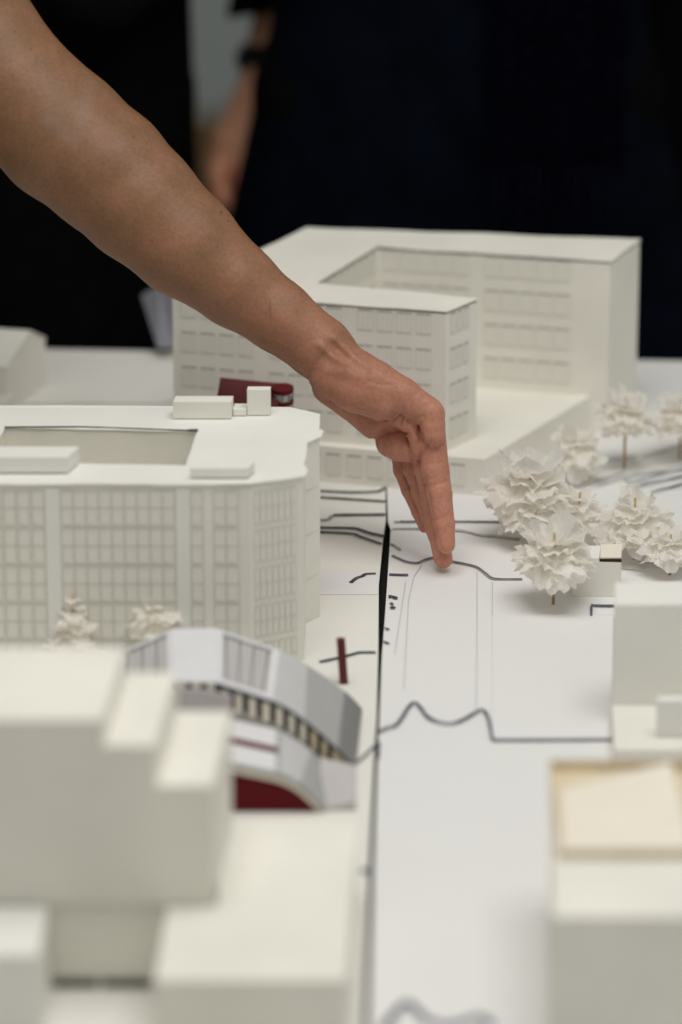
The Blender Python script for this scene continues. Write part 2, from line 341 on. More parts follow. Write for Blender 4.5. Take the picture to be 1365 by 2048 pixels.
# ------------------------------------------------------------------ printed windows
def window_mesh(name, w, h, style):
    """printed window lying on a wall: x along the wall, z up, -y outwards"""
    bm = bmesh.new()
    def r(x0, x1, z0, z1, y, mi):
        vs = [bm.verts.new(p) for p in ((x0, y, z0), (x1, y, z0), (x1, y, z1), (x0, y, z1))]; bm.faces.new(vs).material_index = mi
    if style == 'office':
        r(0, w, 0, h, -0.00015, 0)
        t = w * 0.035
        r(0, w, h * 0.91, h, -0.0003, 2)
        for f in (0, 0.335, 0.665, 1 - 0.035): r(w * f, w * f + t, 0, h * 0.905, -0.0003, 1)
        r(w * .06, w * .32, 0, h * 0.05, -0.00035, 1); r(w * .38, w * .94, 0, h * 0.05, -0.00035, 1)
    elif style == 'grid':
        r(0, w, 0, h, -0.00015, 0)
        t = w * 0.09
        for z0, z1 in ((0, .03), (.48, .52), (.97, 1)): r(0, w, h * z0, h * z1, -0.0004, 1)
        for f in (0, 0.89): r(w * f, w * f + t, 0, h, -0.0003, 1)
    elif style == 'slim':
        r(0, w, 0, h, -0.00015, 0); r(0, w * .12, 0, h, -0.0003, 1); r(0, w, h * .94, h, -0.0003, 1); r(0, w, 0, h * .05, -0.0003, 1)
    me = bpy.data.meshes.new(name); bm.to_mesh(me); bm.free()
    for m in {'office': (M_glassl, M_printv, M_printd), 'grid': (M_glassp, M_print, M_print), 'slim': (M_cardw, M_printf, M_printf)}[style]: me.materials.append(m)
    return me
def wall_windows(parent, me, a, b, xs, zs):
    """place windows on the wall from plan point a to b (outside on the right hand of a->b is -normal); xs metres from a, zs heights"""
    d = Vector((b[0] - a[0], b[1] - a[1], 0)); rz = math.atan2(d.y, d.x); d.normalize()
    for z in zs:
        for x in xs: inst('window', me, parent, Vector((a[0], a[1], 0)) + d * x + Vector((0, 0, z)) + Vector((d.y, -d.x, 0)) * 0.00005, rz)

# ------------------------------------------------------------------ building with courtyard at the back
HA = 0.1288; HP = 0.0266
ga = [(345, 583), (893, 622), (955, 597), (632, 566), (755, 492), (1222, 522), (1280, 478), (615, 455)]
pa = [G(px, py, HA) for px, py in ga]
A = thing('paper_building', 'tall white paper block with a courtyard cut into its roof, standing behind the hand', 'model building', (pa[0].x + .1, pa[0].y + .08, 0))
A_ = [(p.x, p.y) for p in pa]
bm = bmesh.new(); prism(bm, A_, 0.0002, HA - 0.0022); obj('wall', bm, M_card, A)
cx = sum(p[0] for p in A_) / 8; cy = sum(p[1] for p in A_) / 8
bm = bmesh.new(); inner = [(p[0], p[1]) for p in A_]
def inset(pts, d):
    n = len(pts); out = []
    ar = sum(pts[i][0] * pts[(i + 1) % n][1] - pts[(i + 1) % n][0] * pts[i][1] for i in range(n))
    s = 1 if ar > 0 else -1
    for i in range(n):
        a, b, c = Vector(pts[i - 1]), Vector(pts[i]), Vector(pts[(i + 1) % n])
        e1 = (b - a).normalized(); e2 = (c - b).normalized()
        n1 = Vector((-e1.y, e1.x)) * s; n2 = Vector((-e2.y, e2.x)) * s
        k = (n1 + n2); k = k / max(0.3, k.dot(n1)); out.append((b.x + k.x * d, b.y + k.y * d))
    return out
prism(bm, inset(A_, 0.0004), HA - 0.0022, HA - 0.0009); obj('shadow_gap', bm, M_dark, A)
def rough_outline(pts, step=0.008, j=0.00025):
    out = []
    for i in range(len(pts)):
        a, b = Vector(pts[i]), Vector(pts[(i + 1) % len(pts)]); n = max(1, int((b - a).length / step))
        for k in range(n):
            p = a.lerp(b, k / n)
            if k: p = p + Vector((random.uniform(-j, j), random.uniform(-j, j)))
            out.append((p.x, p.y))
    return out
def card_roof(bm, pts, z, th, wave=0.0008, seed=0.0, holes=()):
    pts = rough_outline(pts); hl = [rough_outline(h) for h in holes]
    allp = pts + [p for h in hl for p in h]
    tops = [z + wave * noise.noise(Vector((p[0] * 22 + seed, p[1] * 22, seed))) for p in allp]
    loops = [pts] + hl
    tri = tessellate_polygon([[Vector((p[0], p[1], 0)) for p in l] for l in loops])
    vt = [bm.verts.new((p[0], p[1], t)) for p, t in zip(allp, tops)]; vb = [bm.verts.new((p[0], p[1], t - th)) for p, t in zip(allp, tops)]
    for t in tri: bm.faces.new([vt[i] for i in t]); bm.faces.new([vb[i] for i in reversed(t)])
    k = 0
    for l in loops:
        n = len(l)
        for i in range(n): bm.faces.new((vb[k + i], vb[k + (i + 1) % n], vt[k + (i + 1) % n], vt[k + i]))
        k += n
bm = bmesh.new(); card_roof(bm, inset(A_, -0.0006), HA, 0.0008, 0.0007, 3.1); obj('roof', bm, M_card, A)
# podium
pf = [G(345, 867, HP), G(970, 919, HP), G(1186, 789, HP)]
fr_n = Vector((A_[5][0] - .002, A_[5][1] + .004, 0))
bm = bmesh.new(); prism(bm, [(pf[0].x, pf[0].y), (pf[1].x, pf[1].y), (pf[2].x, pf[2].y), (A_[5][0] + .001, A_[5][1] + .02), (A_[7][0], A_[7][1] - .02), (A_[0][0] + .02, A_[0][1] + .05)], 0.0001, HP); bev(bm, .0003); obj('podium', bm, M_cream if False else M_card, A)
mw = window_mesh('window_office', 0.0107, 0.0150, 'office')
fa, fb = A_[0], A_[1]
Lf = (Vector(fb) - Vector(fa)).length
zsA = [0.0345 + 0.0255 * k for k in range(4)]
groups = []
x = Lf - 0.0105
xsA = []
while x > 0.01:
    for k in range(4): xsA.append(x - (k + 1) * 0.0137 + 0.003)
    x -= 4 * 0.0137 + 0.0085
xsA = [v for v in xsA if v > 0.001]
wall_windows(A, mw, fa, fb, xsA, zsA)
mws = window_mesh('window_side', 0.0062, 0.0150, 'office')
Ls = (Vector(A_[2]) - Vector(fb)).length
wall_windows(A, mws, fb, A_[2], [0.005 + 0.0078 * k for k in range(int((Ls - .006) / .0078))], zsA)
ca, cb = A_[4], A_[5]; Lc = (Vector(cb) - Vector(ca)).length
xsC = []
x = Lc - 0.027
for g in range(3):
    for k in range(5): xsC.append(x - (k + 1) * 0.0128)
    x -= 5 * 0.0128 + 0.010
wall_windows(A, window_mesh('window_court', 0.0112, 0.0160, 'office'), ca, cb, [v for v in xsC if v > .002], zsA)
wall_windows(A, mws, A_[3], A_[4], [0.006 + 0.0105 * k for k in range(9)], zsA)
P0, P1 = (pf[0].x, pf[0].y), (pf[1].x, pf[1].y); Lp = (Vector(P1) - Vector(P0)).length
wall_windows(A, window_mesh('window_podium', 0.0105, 0.0165, 'office'), P0, P1, [0.008 + 0.0148 * k for k in range(int((Lp - .012) / .0148))], [0.0055])

# ------------------------------------------------------------------ big left building with a roof pit
HB = 0.1225
outB = [(-0.40, 2.4612)] + [(G(px, py, HB).x, G(px, py, HB).y) for px, py in [(500, 968), (607, 950), (611, 884), (640, 872), (637, 830), (580, 815), (330, 812)]] + [(-0.40, 2.611)]
pit = [(G(px, py, HB).x, G(px, py, HB).y) for px, py in [(395, 863), (372, 930), (-28, 926), (10, 856)]]
B = thing('paper_building', 'long white paper block with printed window grid and a sunken pit in its flat roof', 'model building', (-0.2, 2.53, 0))
bm = bmesh.new(); prism(bm, outB, 0.0002, HB - 0.0012, holes=[inset(pit, -0.0006)]); obj('wall', bm, M_card, B)
bm = bmesh.new(); prism(bm, inset(pit, -0.0003), 0.06, HB - 0.052); obj('pit_floor', bm, M_card, B)
outBr = inset(outB, -0.0012)
# torn tabs on the right hand roof edge
p6 = outBr[3]; p7 = outBr[4]
outBr = outBr[:3] + [(outBr[2][0] + .0016, outBr[2][1] + .010), (outBr[2][0] - .001, outBr[2][1] + .022), (outBr[2][0] + .0004, outBr[2][1] + .040), (outBr[3][0], outBr[3][1]), (outBr[4][0], outBr[4][1]), (outBr[4][0] + .0012, outBr[4][1] + .010), (outBr[4][0] - .0016, outBr[4][1] + .014)] + outBr[5:]
bm = bmesh.new(); card_roof(bm, outBr, HB, 0.0008, 0.0011, 9.7, holes=[pit]); obj('roof', bm, M_cardw, B)
bm = bmesh.new(); strip(bm, [pit[3], ((pit[3][0] * .6 + pit[0][0] * .4), pit[3][1] + .001), pit[0]], 0.0014, HB + .0005, 0.0003, wj=.5); obj('ink_edge', bm, M_ink, B)
bm = bmesh.new(); strip(bm, [(pit[0][0] - .006, pit[0][1] - .0002), (pit[0][0] + .0005, pit[0][1] + .0005)], 0.0026, HB + .0009, 0.0003); obj('ink_edge', bm, M_ink, B)
# facade bays: plan x from pixel columns on the front plane
def bx(px): return Yp(px, 1100, 2.4612).x
mg = window_mesh('window_grid', 0.0079, 0.0232, 'grid')
zsB = [HB - 0.0272 - 0.0249 * k for k in range(5)]
xs = []
for p0, p1, n in ((-215, -30, 7), (-20, 93, 4.4), (124, 352, 9), (383, 408, 1), (428, 479, 2)):
    a, b = bx(p0), bx(p1); n = int(round(n)); st_ = (b - a) / max(n, 1)
    for k in range(n): xs.append(a + st_ * k + (st_ - .0079) / 2 + 0.40)
wall_windows(B, mg, outB[0], outB[1], xs, zsB[:4] + [zsB[4]])
ch = (Vector(outB[2]) - Vector(outB[1])).length
mgs = window_mesh('window_narrow', 0.0034, 0.0212, 'grid')
wall_windows(B, mgs, outB[1], outB[2], [0.003 + 0.0042 * k for k in range(7)], zsB)
# paper strips (lighter pilasters)
for p0, p1 in ((94, 122), (354, 381)):
    bm = bmesh.new(); a, b = bx(p0), bx(p1); hexa(bm, [(a, 2.4604, .0005), (b, 2.4604, .0005), (b, 2.4611, .0005), (a, 2.4611, .0005)], [(a, 2.4604, HB - .0025), (b, 2.4604, HB - .0025), (b, 2.4611, HB - .0025), (a, 2.4611, HB - .0025)]); obj('pilaster', bm, M_cardw, B)
# stacked paper ledges on the right hand return
for k in range(3):
    z = 0.03 + 0.03 * k
    bm = bmesh.new(); strip(bm, [(outB[3][0] + .0005, outB[3][1] - .0002), (outB[4][0] - .0005, outB[4][1] - .0002)], 0.0005, z, 0.0002); obj('fold_line', bm, M_print, B)

def roof_box(name, label, cat, l, r, row_b, row_t, row_back, z0, mat, group=None, skew=0.3, parent=None, bv=0.0004):
    """paper box from the pixel columns and rows of its front face, standing on height z0"""
    a = G(l, row_b, z0); b = G(r, row_b, z0); zt = zat(row_t, a); bk = G((l + r) / 2, row_back, zt); dy = max(0.003, bk.y - a.y); dx = dy * skew
    bm = bmesh.new(); q = [(a.x, a.y), (b.x, b.y), (b.x + dx, b.y + dy), (a.x + dx, a.y + dy)]
    hexa(bm, [(x, y, z0 + .0003) for x, y in q], [(x, y, zt) for x, y in q]); bev(bm, bv)
    o = obj(name, bm, mat, parent)
    if label: tag(o, label, cat, group)
    return o, zt, q
ZR = HB + 0.0008
roof_box('roof_box', 'long low white paper box at the near left edge of the pitted roof', 'paper box', -60, 136, 946, 915, 893, ZR, M_cardw)
roof_box('roof_box', 'flat white paper box near the rounded front corner of the pitted roof', 'paper box', 381, 496, 956, 937, 923, ZR, M_cardw)
roof_box('roof_box', 'long white paper box at the back roof edge, left of the smallest box', 'paper box', 347, 463, 838, 804, 792, ZR, M_card, skew=.1)
roof_box('roof_box', 'upright cubic white paper box in front of the wine red roof', 'paper box', 495, 541, 831, 780, 773, ZR, M_card, skew=.05)
roof_box('roof_box', 'smallest paper box, wedged between the long box and the cube', 'paper box', 467, 493.5, 832, 819, 807, ZR, M_card, skew=.05)

# ------------------------------------------------------------------ wine red model behind the roof
yr = 2.742
R = thing('paper_building', 'small model with wine red sloping roof and rounded red balconies', 'model building', (Yp(500, 790, yr).x, yr, 0))
q = [Yp(433, 803, yr), Yp(553, 822, yr), Yp(566, 767, yr + .035), Yp(441, 755, yr + .035)]
bm = bmesh.new(); up_ = Vector((0, -.0003, .0012)); hexa(bm, [p - up_ for p in q], [p for p in q]); obj('roof', bm, M_redb, R)
bm = bmesh.new(); zt_ = min(p.z for p in q); prism(bm, [(q[0].x + .002, yr + .004), (q[1].x - .001, yr + .004), (q[2].x - .002, yr + .034), (q[3].x + .002, yr + .034)], .0002, zt_ - .002, tops=[q[0].z - .001, q[1].z - .001, q[2].z - .003, q[3].z - .003]); obj('wall', bm, M_redb, R)
for k, row in enumerate((777, 800, 822)):
    c = Yp(566, row, yr + .02); bm = bmesh.new()
    pts = [(c.x + .0075 * math.cos(t), c.y + .010 * math.sin(t)) for t in [math.pi * 2 * j / 18 for j in range(18)]]
    prism(bm, pts, c.z - .0018, c.z + .0008); obj('balcony', bm, M_red, R)
c = Yp(566, 800, yr + .02); bm = bmesh.new(); prism(bm, [(c.x + .0058 * math.cos(t), c.y + .008 * math.sin(t)) for t in [math.pi * 2 * j / 14 for j in range(14)]], .0003, Yp(566, 779, yr + .02).z - .002); obj('stair_core', bm, M_lilac, R)
for j in range(4):
    t = -2.3 + j * .75; bm = bmesh.new(); x, y = c.x + .0068 * math.cos(t), c.y + .009 * math.sin(t); tube(bm, [(x, y, .0005), (x, y, Yp(566, 777, yr + .02).z - .001)], .0006, 6); obj('post', bm, M_inkg, R)

# ------------------------------------------------------------------ gabled block at the far left
C = thing('paper_building', 'white paper block with a sloping gable at the far left table edge', 'model building', tuple(G(20, 822)))
cb_, ce_ = G(14, 826), G(93, 770)
def up_to(g, px, row): return Vector((g.x, g.y, zat(row, g)))
mid = Vector((cb_.x + (ce_.x - cb_.x) * .62, cb_.y + (ce_.y - cb_.y) * .62, 0))
endp = [cb_ + Vector((0, 0, .0003)), ce_ + Vector((0, 0, .0003)), up_to(ce_, 95, 678), up_to(mid, 62, 664), up_to(cb_, 11, 738)]
sh = Vector((-.09, .02, 0))
bm = bmesh.new(); va = [bm.verts.new(p) for p in endp]; vb_ = [bm.verts.new(p + sh) for p in endp]
bm.faces.new(va); bm.faces.new(vb_[::-1])
for i in (0, 1): bm.faces.new((va[i], vb_[i], vb_[(i + 1) % 5], va[(i + 1) % 5]))
bm.faces.new((va[4], vb_[4], vb_[0], va[0])); obj('wall', bm, M_card, C)
bm = bmesh.new(); k0 = Vector((.0008, -.0004, .0003)); th_ = Vector((0, 0, .0011))
for i, j in ((2, 3), (3, 4)):
    b4 = [endp[i] + k0, endp[j] + k0, endp[j] + sh, endp[i] + sh]; hexa(bm, b4, [p + th_ for p in b4])
obj('roof', bm, M_card, C)
roof_box('paper_block', 'small low grey-white paper block at the far left, beside the gabled block', 'paper block', -40, 13, 835, 804, 786, 0.0006, M_card, skew=.2)

# ------------------------------------------------------------------ arched hall with printed roof
gD = G(712, 1535, 0.002); yD0 = gD.y; yD1 = G(725, 1425, 0.0).y
D = thing('arched_hall', 'arched model hall with printed grey roof panels and a dark red gable', 'model building', (-0.06, 2.34, 0))
fr = [(140, 1472), (235, 1410), (348, 1362), (432, 1364), (545, 1400), (610, 1440), (676, 1497), (712, 1536)]
bk = [(128, 1370), (240, 1305), (345, 1258), (430, 1256), (560, 1300), (615, 1330), (690, 1382), (725, 1427)]
Fp = [Yp(px, py, yD0) for px, py in fr]; Bp = [Yp(px, py, yD1) for px, py in bk]
Fp[0].z = max(Fp[0].z, .004); Bp[0].z = max(Bp[0].z, .004); Fp[-1].z = .0025; Bp[-1].z = .0025
thk = 0.0015
def facet(i, m, name='roof_panel', lab=None):
    a, b, c, d = Fp[i], Fp[i + 1], Bp[i + 1], Bp[i]
    n = (b - a).cross(d - a).normalized()
    if n.z < 0: n = -n
    e = .0002
    bm = bmesh.new(); hexa(bm, [p - n * thk for p in (a, b, c, d)], [a, b, c, d]); o = obj(name, bm, m, D)
    return (a, b, c, d, n)
def spline(P, i, n=4):
    p0, p1, p2, p3 = P[max(i - 1, 0)], P[i], P[i + 1], P[min(i + 2, len(P) - 1)]
    return [0.5 * (2 * p1 + (p2 - p0) * t + (2 * p0 - 5 * p1 + 4 * p2 - p3) * t * t + (3 * p1 - p0 - 3 * p2 + p3) * t ** 3) for t in [k / n for k in range(n + 1)]]
def curved(Pa, Pb, i, m, name, th):
    A1, B1 = spline(Pa, i), spline(Pb, i); bm = bmesh.new(); n = len(A1)
    nn = []
    for k in range(n):
        e = (A1[min(k + 1, n - 1)] - A1[max(k - 1, 0)]).cross(B1[k] - A1[k]).normalized(); nn.append(e if e.z > 0 else -e)
    ta = [bm.verts.new(p) for p in A1]; tb_ = [bm.verts.new(p) for p in B1]
    ua = [bm.verts.new(p - e * th) for p, e in zip(A1, nn)]; ub = [bm.verts.new(p - e * th) for p, e in zip(B1, nn)]
    for k in range(n - 1):
        bm.faces.new((ta[k], ta[k + 1], tb_[k + 1], tb_[k])); bm.faces.new((ua[k], ub[k], ub[k + 1], ua[k + 1]))
        bm.faces.new((ta[k], ua[k], ua[k + 1], ta[k + 1])); bm.faces.new((tb_[k], tb_[k + 1], ub[k + 1], ub[k]))
    for k in (0, n - 1): bm.faces.new((ta[k], tb_[k], ub[k], ua[k]))
    return obj(name, bm, m, D)
mats = [M_lilac, M_lilac, M_lilac, M_lilac, M_grey1, M_grey2, M_grey3]
for i in range(7):
    if i >= 4: curved(Fp, Bp, i, mats[i], 'roof_panel', thk); continue
    a, b, c, d, n = facet(i, mats[i])
    if i in (1, 3):
        # printed glazing field with bars
        def uv(u, v): return a.lerp(b, u).lerp(d.lerp(c, u), v)
        u0, u1, v0, v1 = (.12, .9, .12, .9) if i == 1 else (.12, .88, .10, .90)
        bm = bmesh.new(); q4 = [uv(u0, v0), uv(u1, v0), uv(u1, v1), uv(u0, v1)]; hexa(bm, [p + n * .0002 for p in q4], [p + n * .0005 for p in q4]); obj('glazing', bm, M_mauve, D)
        nb = 7 if i == 3 else 6
        for k in range(nb):
            u = u0 + (u1 - u0) * (k + .5) / nb; du = .010 if k % 2 else .017
            bm = bmesh.new(); q4 = [uv(u - du, v0), uv(u + du, v0), uv(u + du, v1), uv(u - du, v1)]; hexa(bm, [p + n * .0005 for p in q4], [p + n * .0009 for p in q4]); obj('glazing_bar', bm, M_grey2 if k % 2 else M_grey3, D)
        bm = bmesh.new(); q4 = [uv(u0, v1 - .03), uv(u1, v1 - .03), uv(u1, v1 + .02), uv(u0, v1 + .02)]; hexa(bm, [p + n * .0009 for p in q4], [p + n * .0012 for p in q4]); obj('glazing_bar', bm, M_inkg, D)
# dark recess under the roof edge with cream teeth
def along(P, t):
    L = [(P[i + 1] - P[i]).length for i in range(len(P) - 1)]; s = t * sum(L)
    for i, l in enumerate(L):
        if s <= l or i == len(L) - 1: return P[i].lerp(P[i + 1], min(1, s / l))
        s -= l
FR = [Fp[2], Fp[3]] + [p for i in range(3, 7) for p in (spline(Fp, i)[1:] if i >= 4 else [Fp[4]])]
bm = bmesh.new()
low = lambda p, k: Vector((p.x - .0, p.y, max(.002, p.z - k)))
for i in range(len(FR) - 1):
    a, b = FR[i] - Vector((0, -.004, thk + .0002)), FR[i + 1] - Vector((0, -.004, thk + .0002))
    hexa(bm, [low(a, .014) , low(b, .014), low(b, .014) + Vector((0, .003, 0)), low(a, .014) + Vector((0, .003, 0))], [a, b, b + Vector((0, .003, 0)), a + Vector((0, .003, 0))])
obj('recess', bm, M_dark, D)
for k in range(14):
    t0 = .02 + k * .068; t1 = t0 + .036
    if k > 11: t1 = t0 + .062
    a, b = along(FR, min(t0, .995)), along(FR, min(t1, 1))
    a = a - Vector((0, .001, thk + .0004)); b = b - Vector((0, .001, thk + .0004))
    bm = bmesh.new(); hexa(bm, [low(a, .0125), low(b, .0125), low(b, .0125) + Vector((0, .0042, 0)), low(a, .0125) + Vector((0, .0042, 0))], [a, b, b + Vector((0, .0042, 0)), a + Vector((0, .0042, 0))])
    obj('rib', bm, M_beige if k > 9 else M_cream, D)
bm = bmesh.new()
for i in range(1, len(FR) - 1):
    a, b = FR[i], FR[i + 1]; o_ = Vector((0, -.0014, -.0007))
    hexa(bm, [a + o_ - Vector((0, 0, .0016)), b + o_ - Vector((0, 0, .0016)), b - Vector((0, .0002, .0016)), a - Vector((0, .0002, .0016))], [a + o_, b + o_, b - Vector((0, .0002, 0)), a - Vector((0, .0002, 0))])
obj('roof_edge', bm, M_ink, D)
# lower arch in front
yL0 = yD0 - .062
fl = [(250, 1545), (350, 1526), (455, 1521), (550, 1541), (600, 1566), (648, 1614)]
bl = [(262, 1470), (360, 1440), (455, 1436), (552, 1458), (622, 1500), (668, 1545)]
Fq = [Yp(px, py, yL0) for px, py in fl]; Bq = [Yp(px, py, yD0 - .003) for px, py in bl]
for i, m in enumerate([M_lilac, M_mauve, M_lilac, M_grey1, M_grey2]):
    a, b, c, d = Fq[i], Fq[i + 1], Bq[i + 1], Bq[i]; n = (b - a).cross(d - a).normalized(); n = -n if n.z < 0 else n
    curved(Fq, Bq, i, m, 'lower_roof_panel', .002) if i != 2 else (hexa(bm := bmesh.new(), [p - n * .002 for p in (a, b, c, d)], [a, b, c, d]), obj('lower_roof_panel', bm, m, D))
    if i == 2:
        uv = lambda u, v: a.lerp(b, u).lerp(d.lerp(c, u), v)
        bm = bmesh.new(); q4 = [uv(.0, .42), uv(1.05, .42), uv(1.05, .55), uv(.0, .55)]; hexa(bm, [p + n * .0002 for p in q4], [p + n * .0006 for p in q4]); obj('red_stripe', bm, M_redb, D)
        for k in range(6):
            bm = bmesh.new(); q4 = [uv(1.06, .05 + .15 * k), uv(1.10, .05 + .15 * k), uv(1.10, .12 + .15 * k), uv(1.06, .12 + .15 * k)]; hexa(bm, [p + n * .0003 for p in q4], [p + n * .0007 for p in q4]); obj('printed_dash', bm, M_grey2, D)
for (nm, m, off, th2, yo) in (('arch_rim', M_grey2, .0021, .0022, .0006), ('arch_lining', M_cream, .0045, .0030, .0012)):
    bm = bmesh.new(); FQ = [Fq[0]] + [p for i in range(5) for p in (spline(Fq, i)[1:] if i != 2 else [Fq[3]])]
    for i in range(len(FQ) - 1):
        a, b = FQ[i] + Vector((0, yo, -off)), FQ[i + 1] + Vector((0, yo, -off)); dz = Vector((0, 0, -th2)); dy = Vector((0, .003, 0))
        hexa(bm, [a + dz, b + dz, b + dz + dy, a + dz + dy], [a, b, b + dy, a + dy])
    obj(nm, bm, m, D)
bm = bmesh.new(); pr = [(p.x, p.z - .0074) for p in FQ]
vf = [bm.verts.new((x, yL0 + .003, max(z, .003))) for x, z in pr] + [bm.verts.new((pr[-1][0], yL0 + .003, .0003)), bm.verts.new((pr[0][0], yL0 + .003, .0003))]
vk = [bm.verts.new((v.co.x, yL0 + .006, v.co.z)) for v in vf]
bm.faces.new(vf); bm.faces.new(vk[::-1])
for i in range(len(vf)): bm.faces.new((vf[i], vf[(i + 1) % len(vf)], vk[(i + 1) % len(vf)], vk[i]))
obj('gable', bm, M_red, D)
q4 = [Yp(343, 1450, yD0 - .005), Yp(464, 1450, yD0 - .005), Yp(464, 1392, yD0 - .005), Yp(400, 1380, yD0 - .005), Yp(343, 1381, yD0 - .005)]
bm = bmesh.new(); f0 = [bm.verts.new(p) for p in q4]; f1 = [bm.verts.new(p + Vector((0, .002, 0))) for p in q4]; bm.faces.new(f0); bm.faces.new(f1[::-1])
for i in range(5): bm.faces.new((f0[i], f0[(i + 1) % 5], f1[(i + 1) % 5], f1[i]))
obj('front_wall', bm, M_mauve, D)
# pale side wall on the right
sw = [Yp(638, 1640, yL0), Yp(714, 1640, yL0 + .004), Yp(714, 1600, yL0 + .010), Yp(660, 1490, yD0 - .004)]
a_, b_ = Yp(640, 1640, yL0 + .004), Yp(712, 1640, yL0 + .004)
b2 = Yp(712, 1560, yD0 - .008)
bm = bmesh.new(); prism(bm, [(a_.x, a_.y), (b_.x, b_.y), (b2.x, yD0 - .006), (a_.x, yD0 - .006)], .0003, .01, tops=[Yp(648, 1624, yL0).z, max(.006, Yp(712, 1612, yL0).z), .006, Yp(640, 1500, yD0).z - .002]); obj('side_wall', bm, M_mauve, D)

# red post beside the hall
pb = G(688, 1366); zt_ = zat(1278, pb); tp = Vector((Yp(682, 1278, pb.y).x, pb.y, zt_))
bm = bmesh.new(); w = .0026; hexa(bm, [(pb.x - w, pb.y - w, .0004), (pb.x + w, pb.y - w, .0004), (pb.x + w, pb.y + w, .0004), (pb.x - w, pb.y + w, .0004)], [(tp.x - w, tp.y - w, zt_), (tp.x + w, tp.y - w, zt_), (tp.x + w, tp.y + w, zt_), (tp.x - w, tp.y + w, zt_)]); bev(bm, .0002)
tag(obj('red_post', bm, M_redb), 'dark red square post standing behind the arched hall', 'post')

# ------------------------------------------------------------------ stepped block in the left foreground
eG = G(200, 1975); yE = eG.y; zF = zat(1810, eG); z1 = zat(1440, eG); z2 = zat(1492, eG); z3 = zat(1572, eG)
E_ = thing('paper_building', 'big grey-white stepped paper block in the left foreground', 'model building', (-0.2, yE + .05, 0))
xE = lambda px, z: CAM.x + (px - 682.5) / F * proj((0, yE, z))[2]
xs_ = [-0.42, xE(205, z1), xE(310, z2), xE(425, z3)]
prof = [(-0.42, zF), (xs_[3], zF), (xs_[3], z3), (xs_[2], z3), (xs_[2], z2), (xs_[1], z2), (xs_[1], z1), (-0.42, z1)]
dyE = 0.100; dxE = .0072
bm = bmesh.new(); v0 = [bm.verts.new((x, yE, z)) for x, z in prof]; v1 = [bm.verts.new((x + dxE, yE + dyE, z)) for x, z in prof]
bm.faces.new(v0); bm.faces.new(v1[::-1])
for i in range(8): bm.faces.new((v0[i], v0[(i + 1) % 8], v1[(i + 1) % 8], v1[i]))
bev(bm, .0008); obj('block', bm, M_card, E_)
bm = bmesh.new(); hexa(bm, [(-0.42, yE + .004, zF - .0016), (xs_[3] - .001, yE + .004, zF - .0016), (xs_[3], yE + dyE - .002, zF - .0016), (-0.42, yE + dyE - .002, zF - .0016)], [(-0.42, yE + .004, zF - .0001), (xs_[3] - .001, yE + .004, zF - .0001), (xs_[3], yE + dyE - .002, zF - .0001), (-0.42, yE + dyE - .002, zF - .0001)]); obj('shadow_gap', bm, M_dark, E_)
bm = bmesh.new(); hexa(bm, [(-0.42, yE + .002, .0003), (xs_[3] - .0008, yE + .002, .0003), (xs_[3], yE + dyE - .003, .0003), (-0.42, yE + dyE - .003, .0003)], [(-0.42, yE + .002, zF - .0017), (xs_[3] - .0008, yE + .002, zF - .0017), (xs_[3], yE + dyE - .003, zF - .0017), (-0.42, yE + dyE - .003, zF - .0017)]); obj('base_wall', bm, M_card, E_)
for p0, p1 in ((110, 196), (206, 300)):
    bm = bmesh.new(); a, b = xE(p0, 0), xE(p1, 0); hexa(bm, [(a, yE - .0010, .0006), (b, yE - .0010, .0006), (b, yE + .0016, .0006), (a, yE + .0016, .0006)], [(a, yE - .001, .0036), (b, yE - .001, .0036), (b, yE + .0016, .0036), (a, yE + .0016, .0036)]); obj('base_slot', bm, M_dark, E_)
# low flat block in front of it
fb1 = G(715, 1640, zF); ff1 = G(690, 1960, zF); ff0 = G(312, 1960, zF); nt = [G(560, 1961, zF)]
xr = xs_[3] + .0016
plF = [(ff0.x, ff0.y)] + [(p.x, p.y) for p in nt] + [(ff1.x, ff1.y), (fb1.x, fb1.y), (xr + .009, fb1.y), (xr, yE - .0014), (ff0.x + .003, yE - .0014)]
Fb = thing('paper_building', 'low flat-roofed paper block in front of the stepped block', 'model building', (-.04, 2.0, 0))
bm = bmesh.new(); prism(bm, plF, .0003, zF - .0012); bev(bm, .0004); obj('wall', bm, M_card, Fb)
bm = bmesh.new(); card_roof(bm, inset(plF, -.0005), zF, .0011, .0006, 5.5); obj('roof', bm, M_card, Fb)
# low block in the bottom left corner
g0 = G(76, 1912, zF); g1 = G(96, 1815, zF)
bm = bmesh.new(); prism(bm, [(-.42, g0.y), (g0.x, g0.y), (g1.x, yE - .0015), (-.42, yE - .0015)], .0003, zF); bev(bm, .0008)
tag(obj('paper_block', bm, M_cardw), 'low white paper block in the bottom left corner', 'paper block')

# ------------------------------------------------------------------ blocks on the right
hg = G(1226, 1410, .012); zH = zat(1210, hg); hb = G(1232, 1165, zH)
Hh = thing('paper_building', 'white paper block with a low terrace at its foot, at the right edge', 'model building', (hg.x + .06, hg.y, 0))
bm = bmesh.new(); prism(bm, [(hg.x, hg.y), (hg.x + .2, hg.y + .001), (hg.x + .203, hb.y), (hg.x + .0022, hb.y)], .0122, zH); bev(bm, .0006); obj('block', bm, M_cardw, Hh)
h0 = G(1229, 1500, .012)
bm = bmesh.new(); prism(bm, [(h0.x, h0.y), (h0.x + .2, h0.y), (hg.x + .202, hb.y - .002), (hg.x + .0012, hb.y - .002)], .0003, .012); bev(bm, .0004); obj('terrace', bm, M_card, Hh)
roof_box('terrace_box', 'white paper box standing on the low terrace at the right edge', 'paper box', 1312, 1420, 1474, 1402, 1392, .0124, M_cardw, skew=.15)

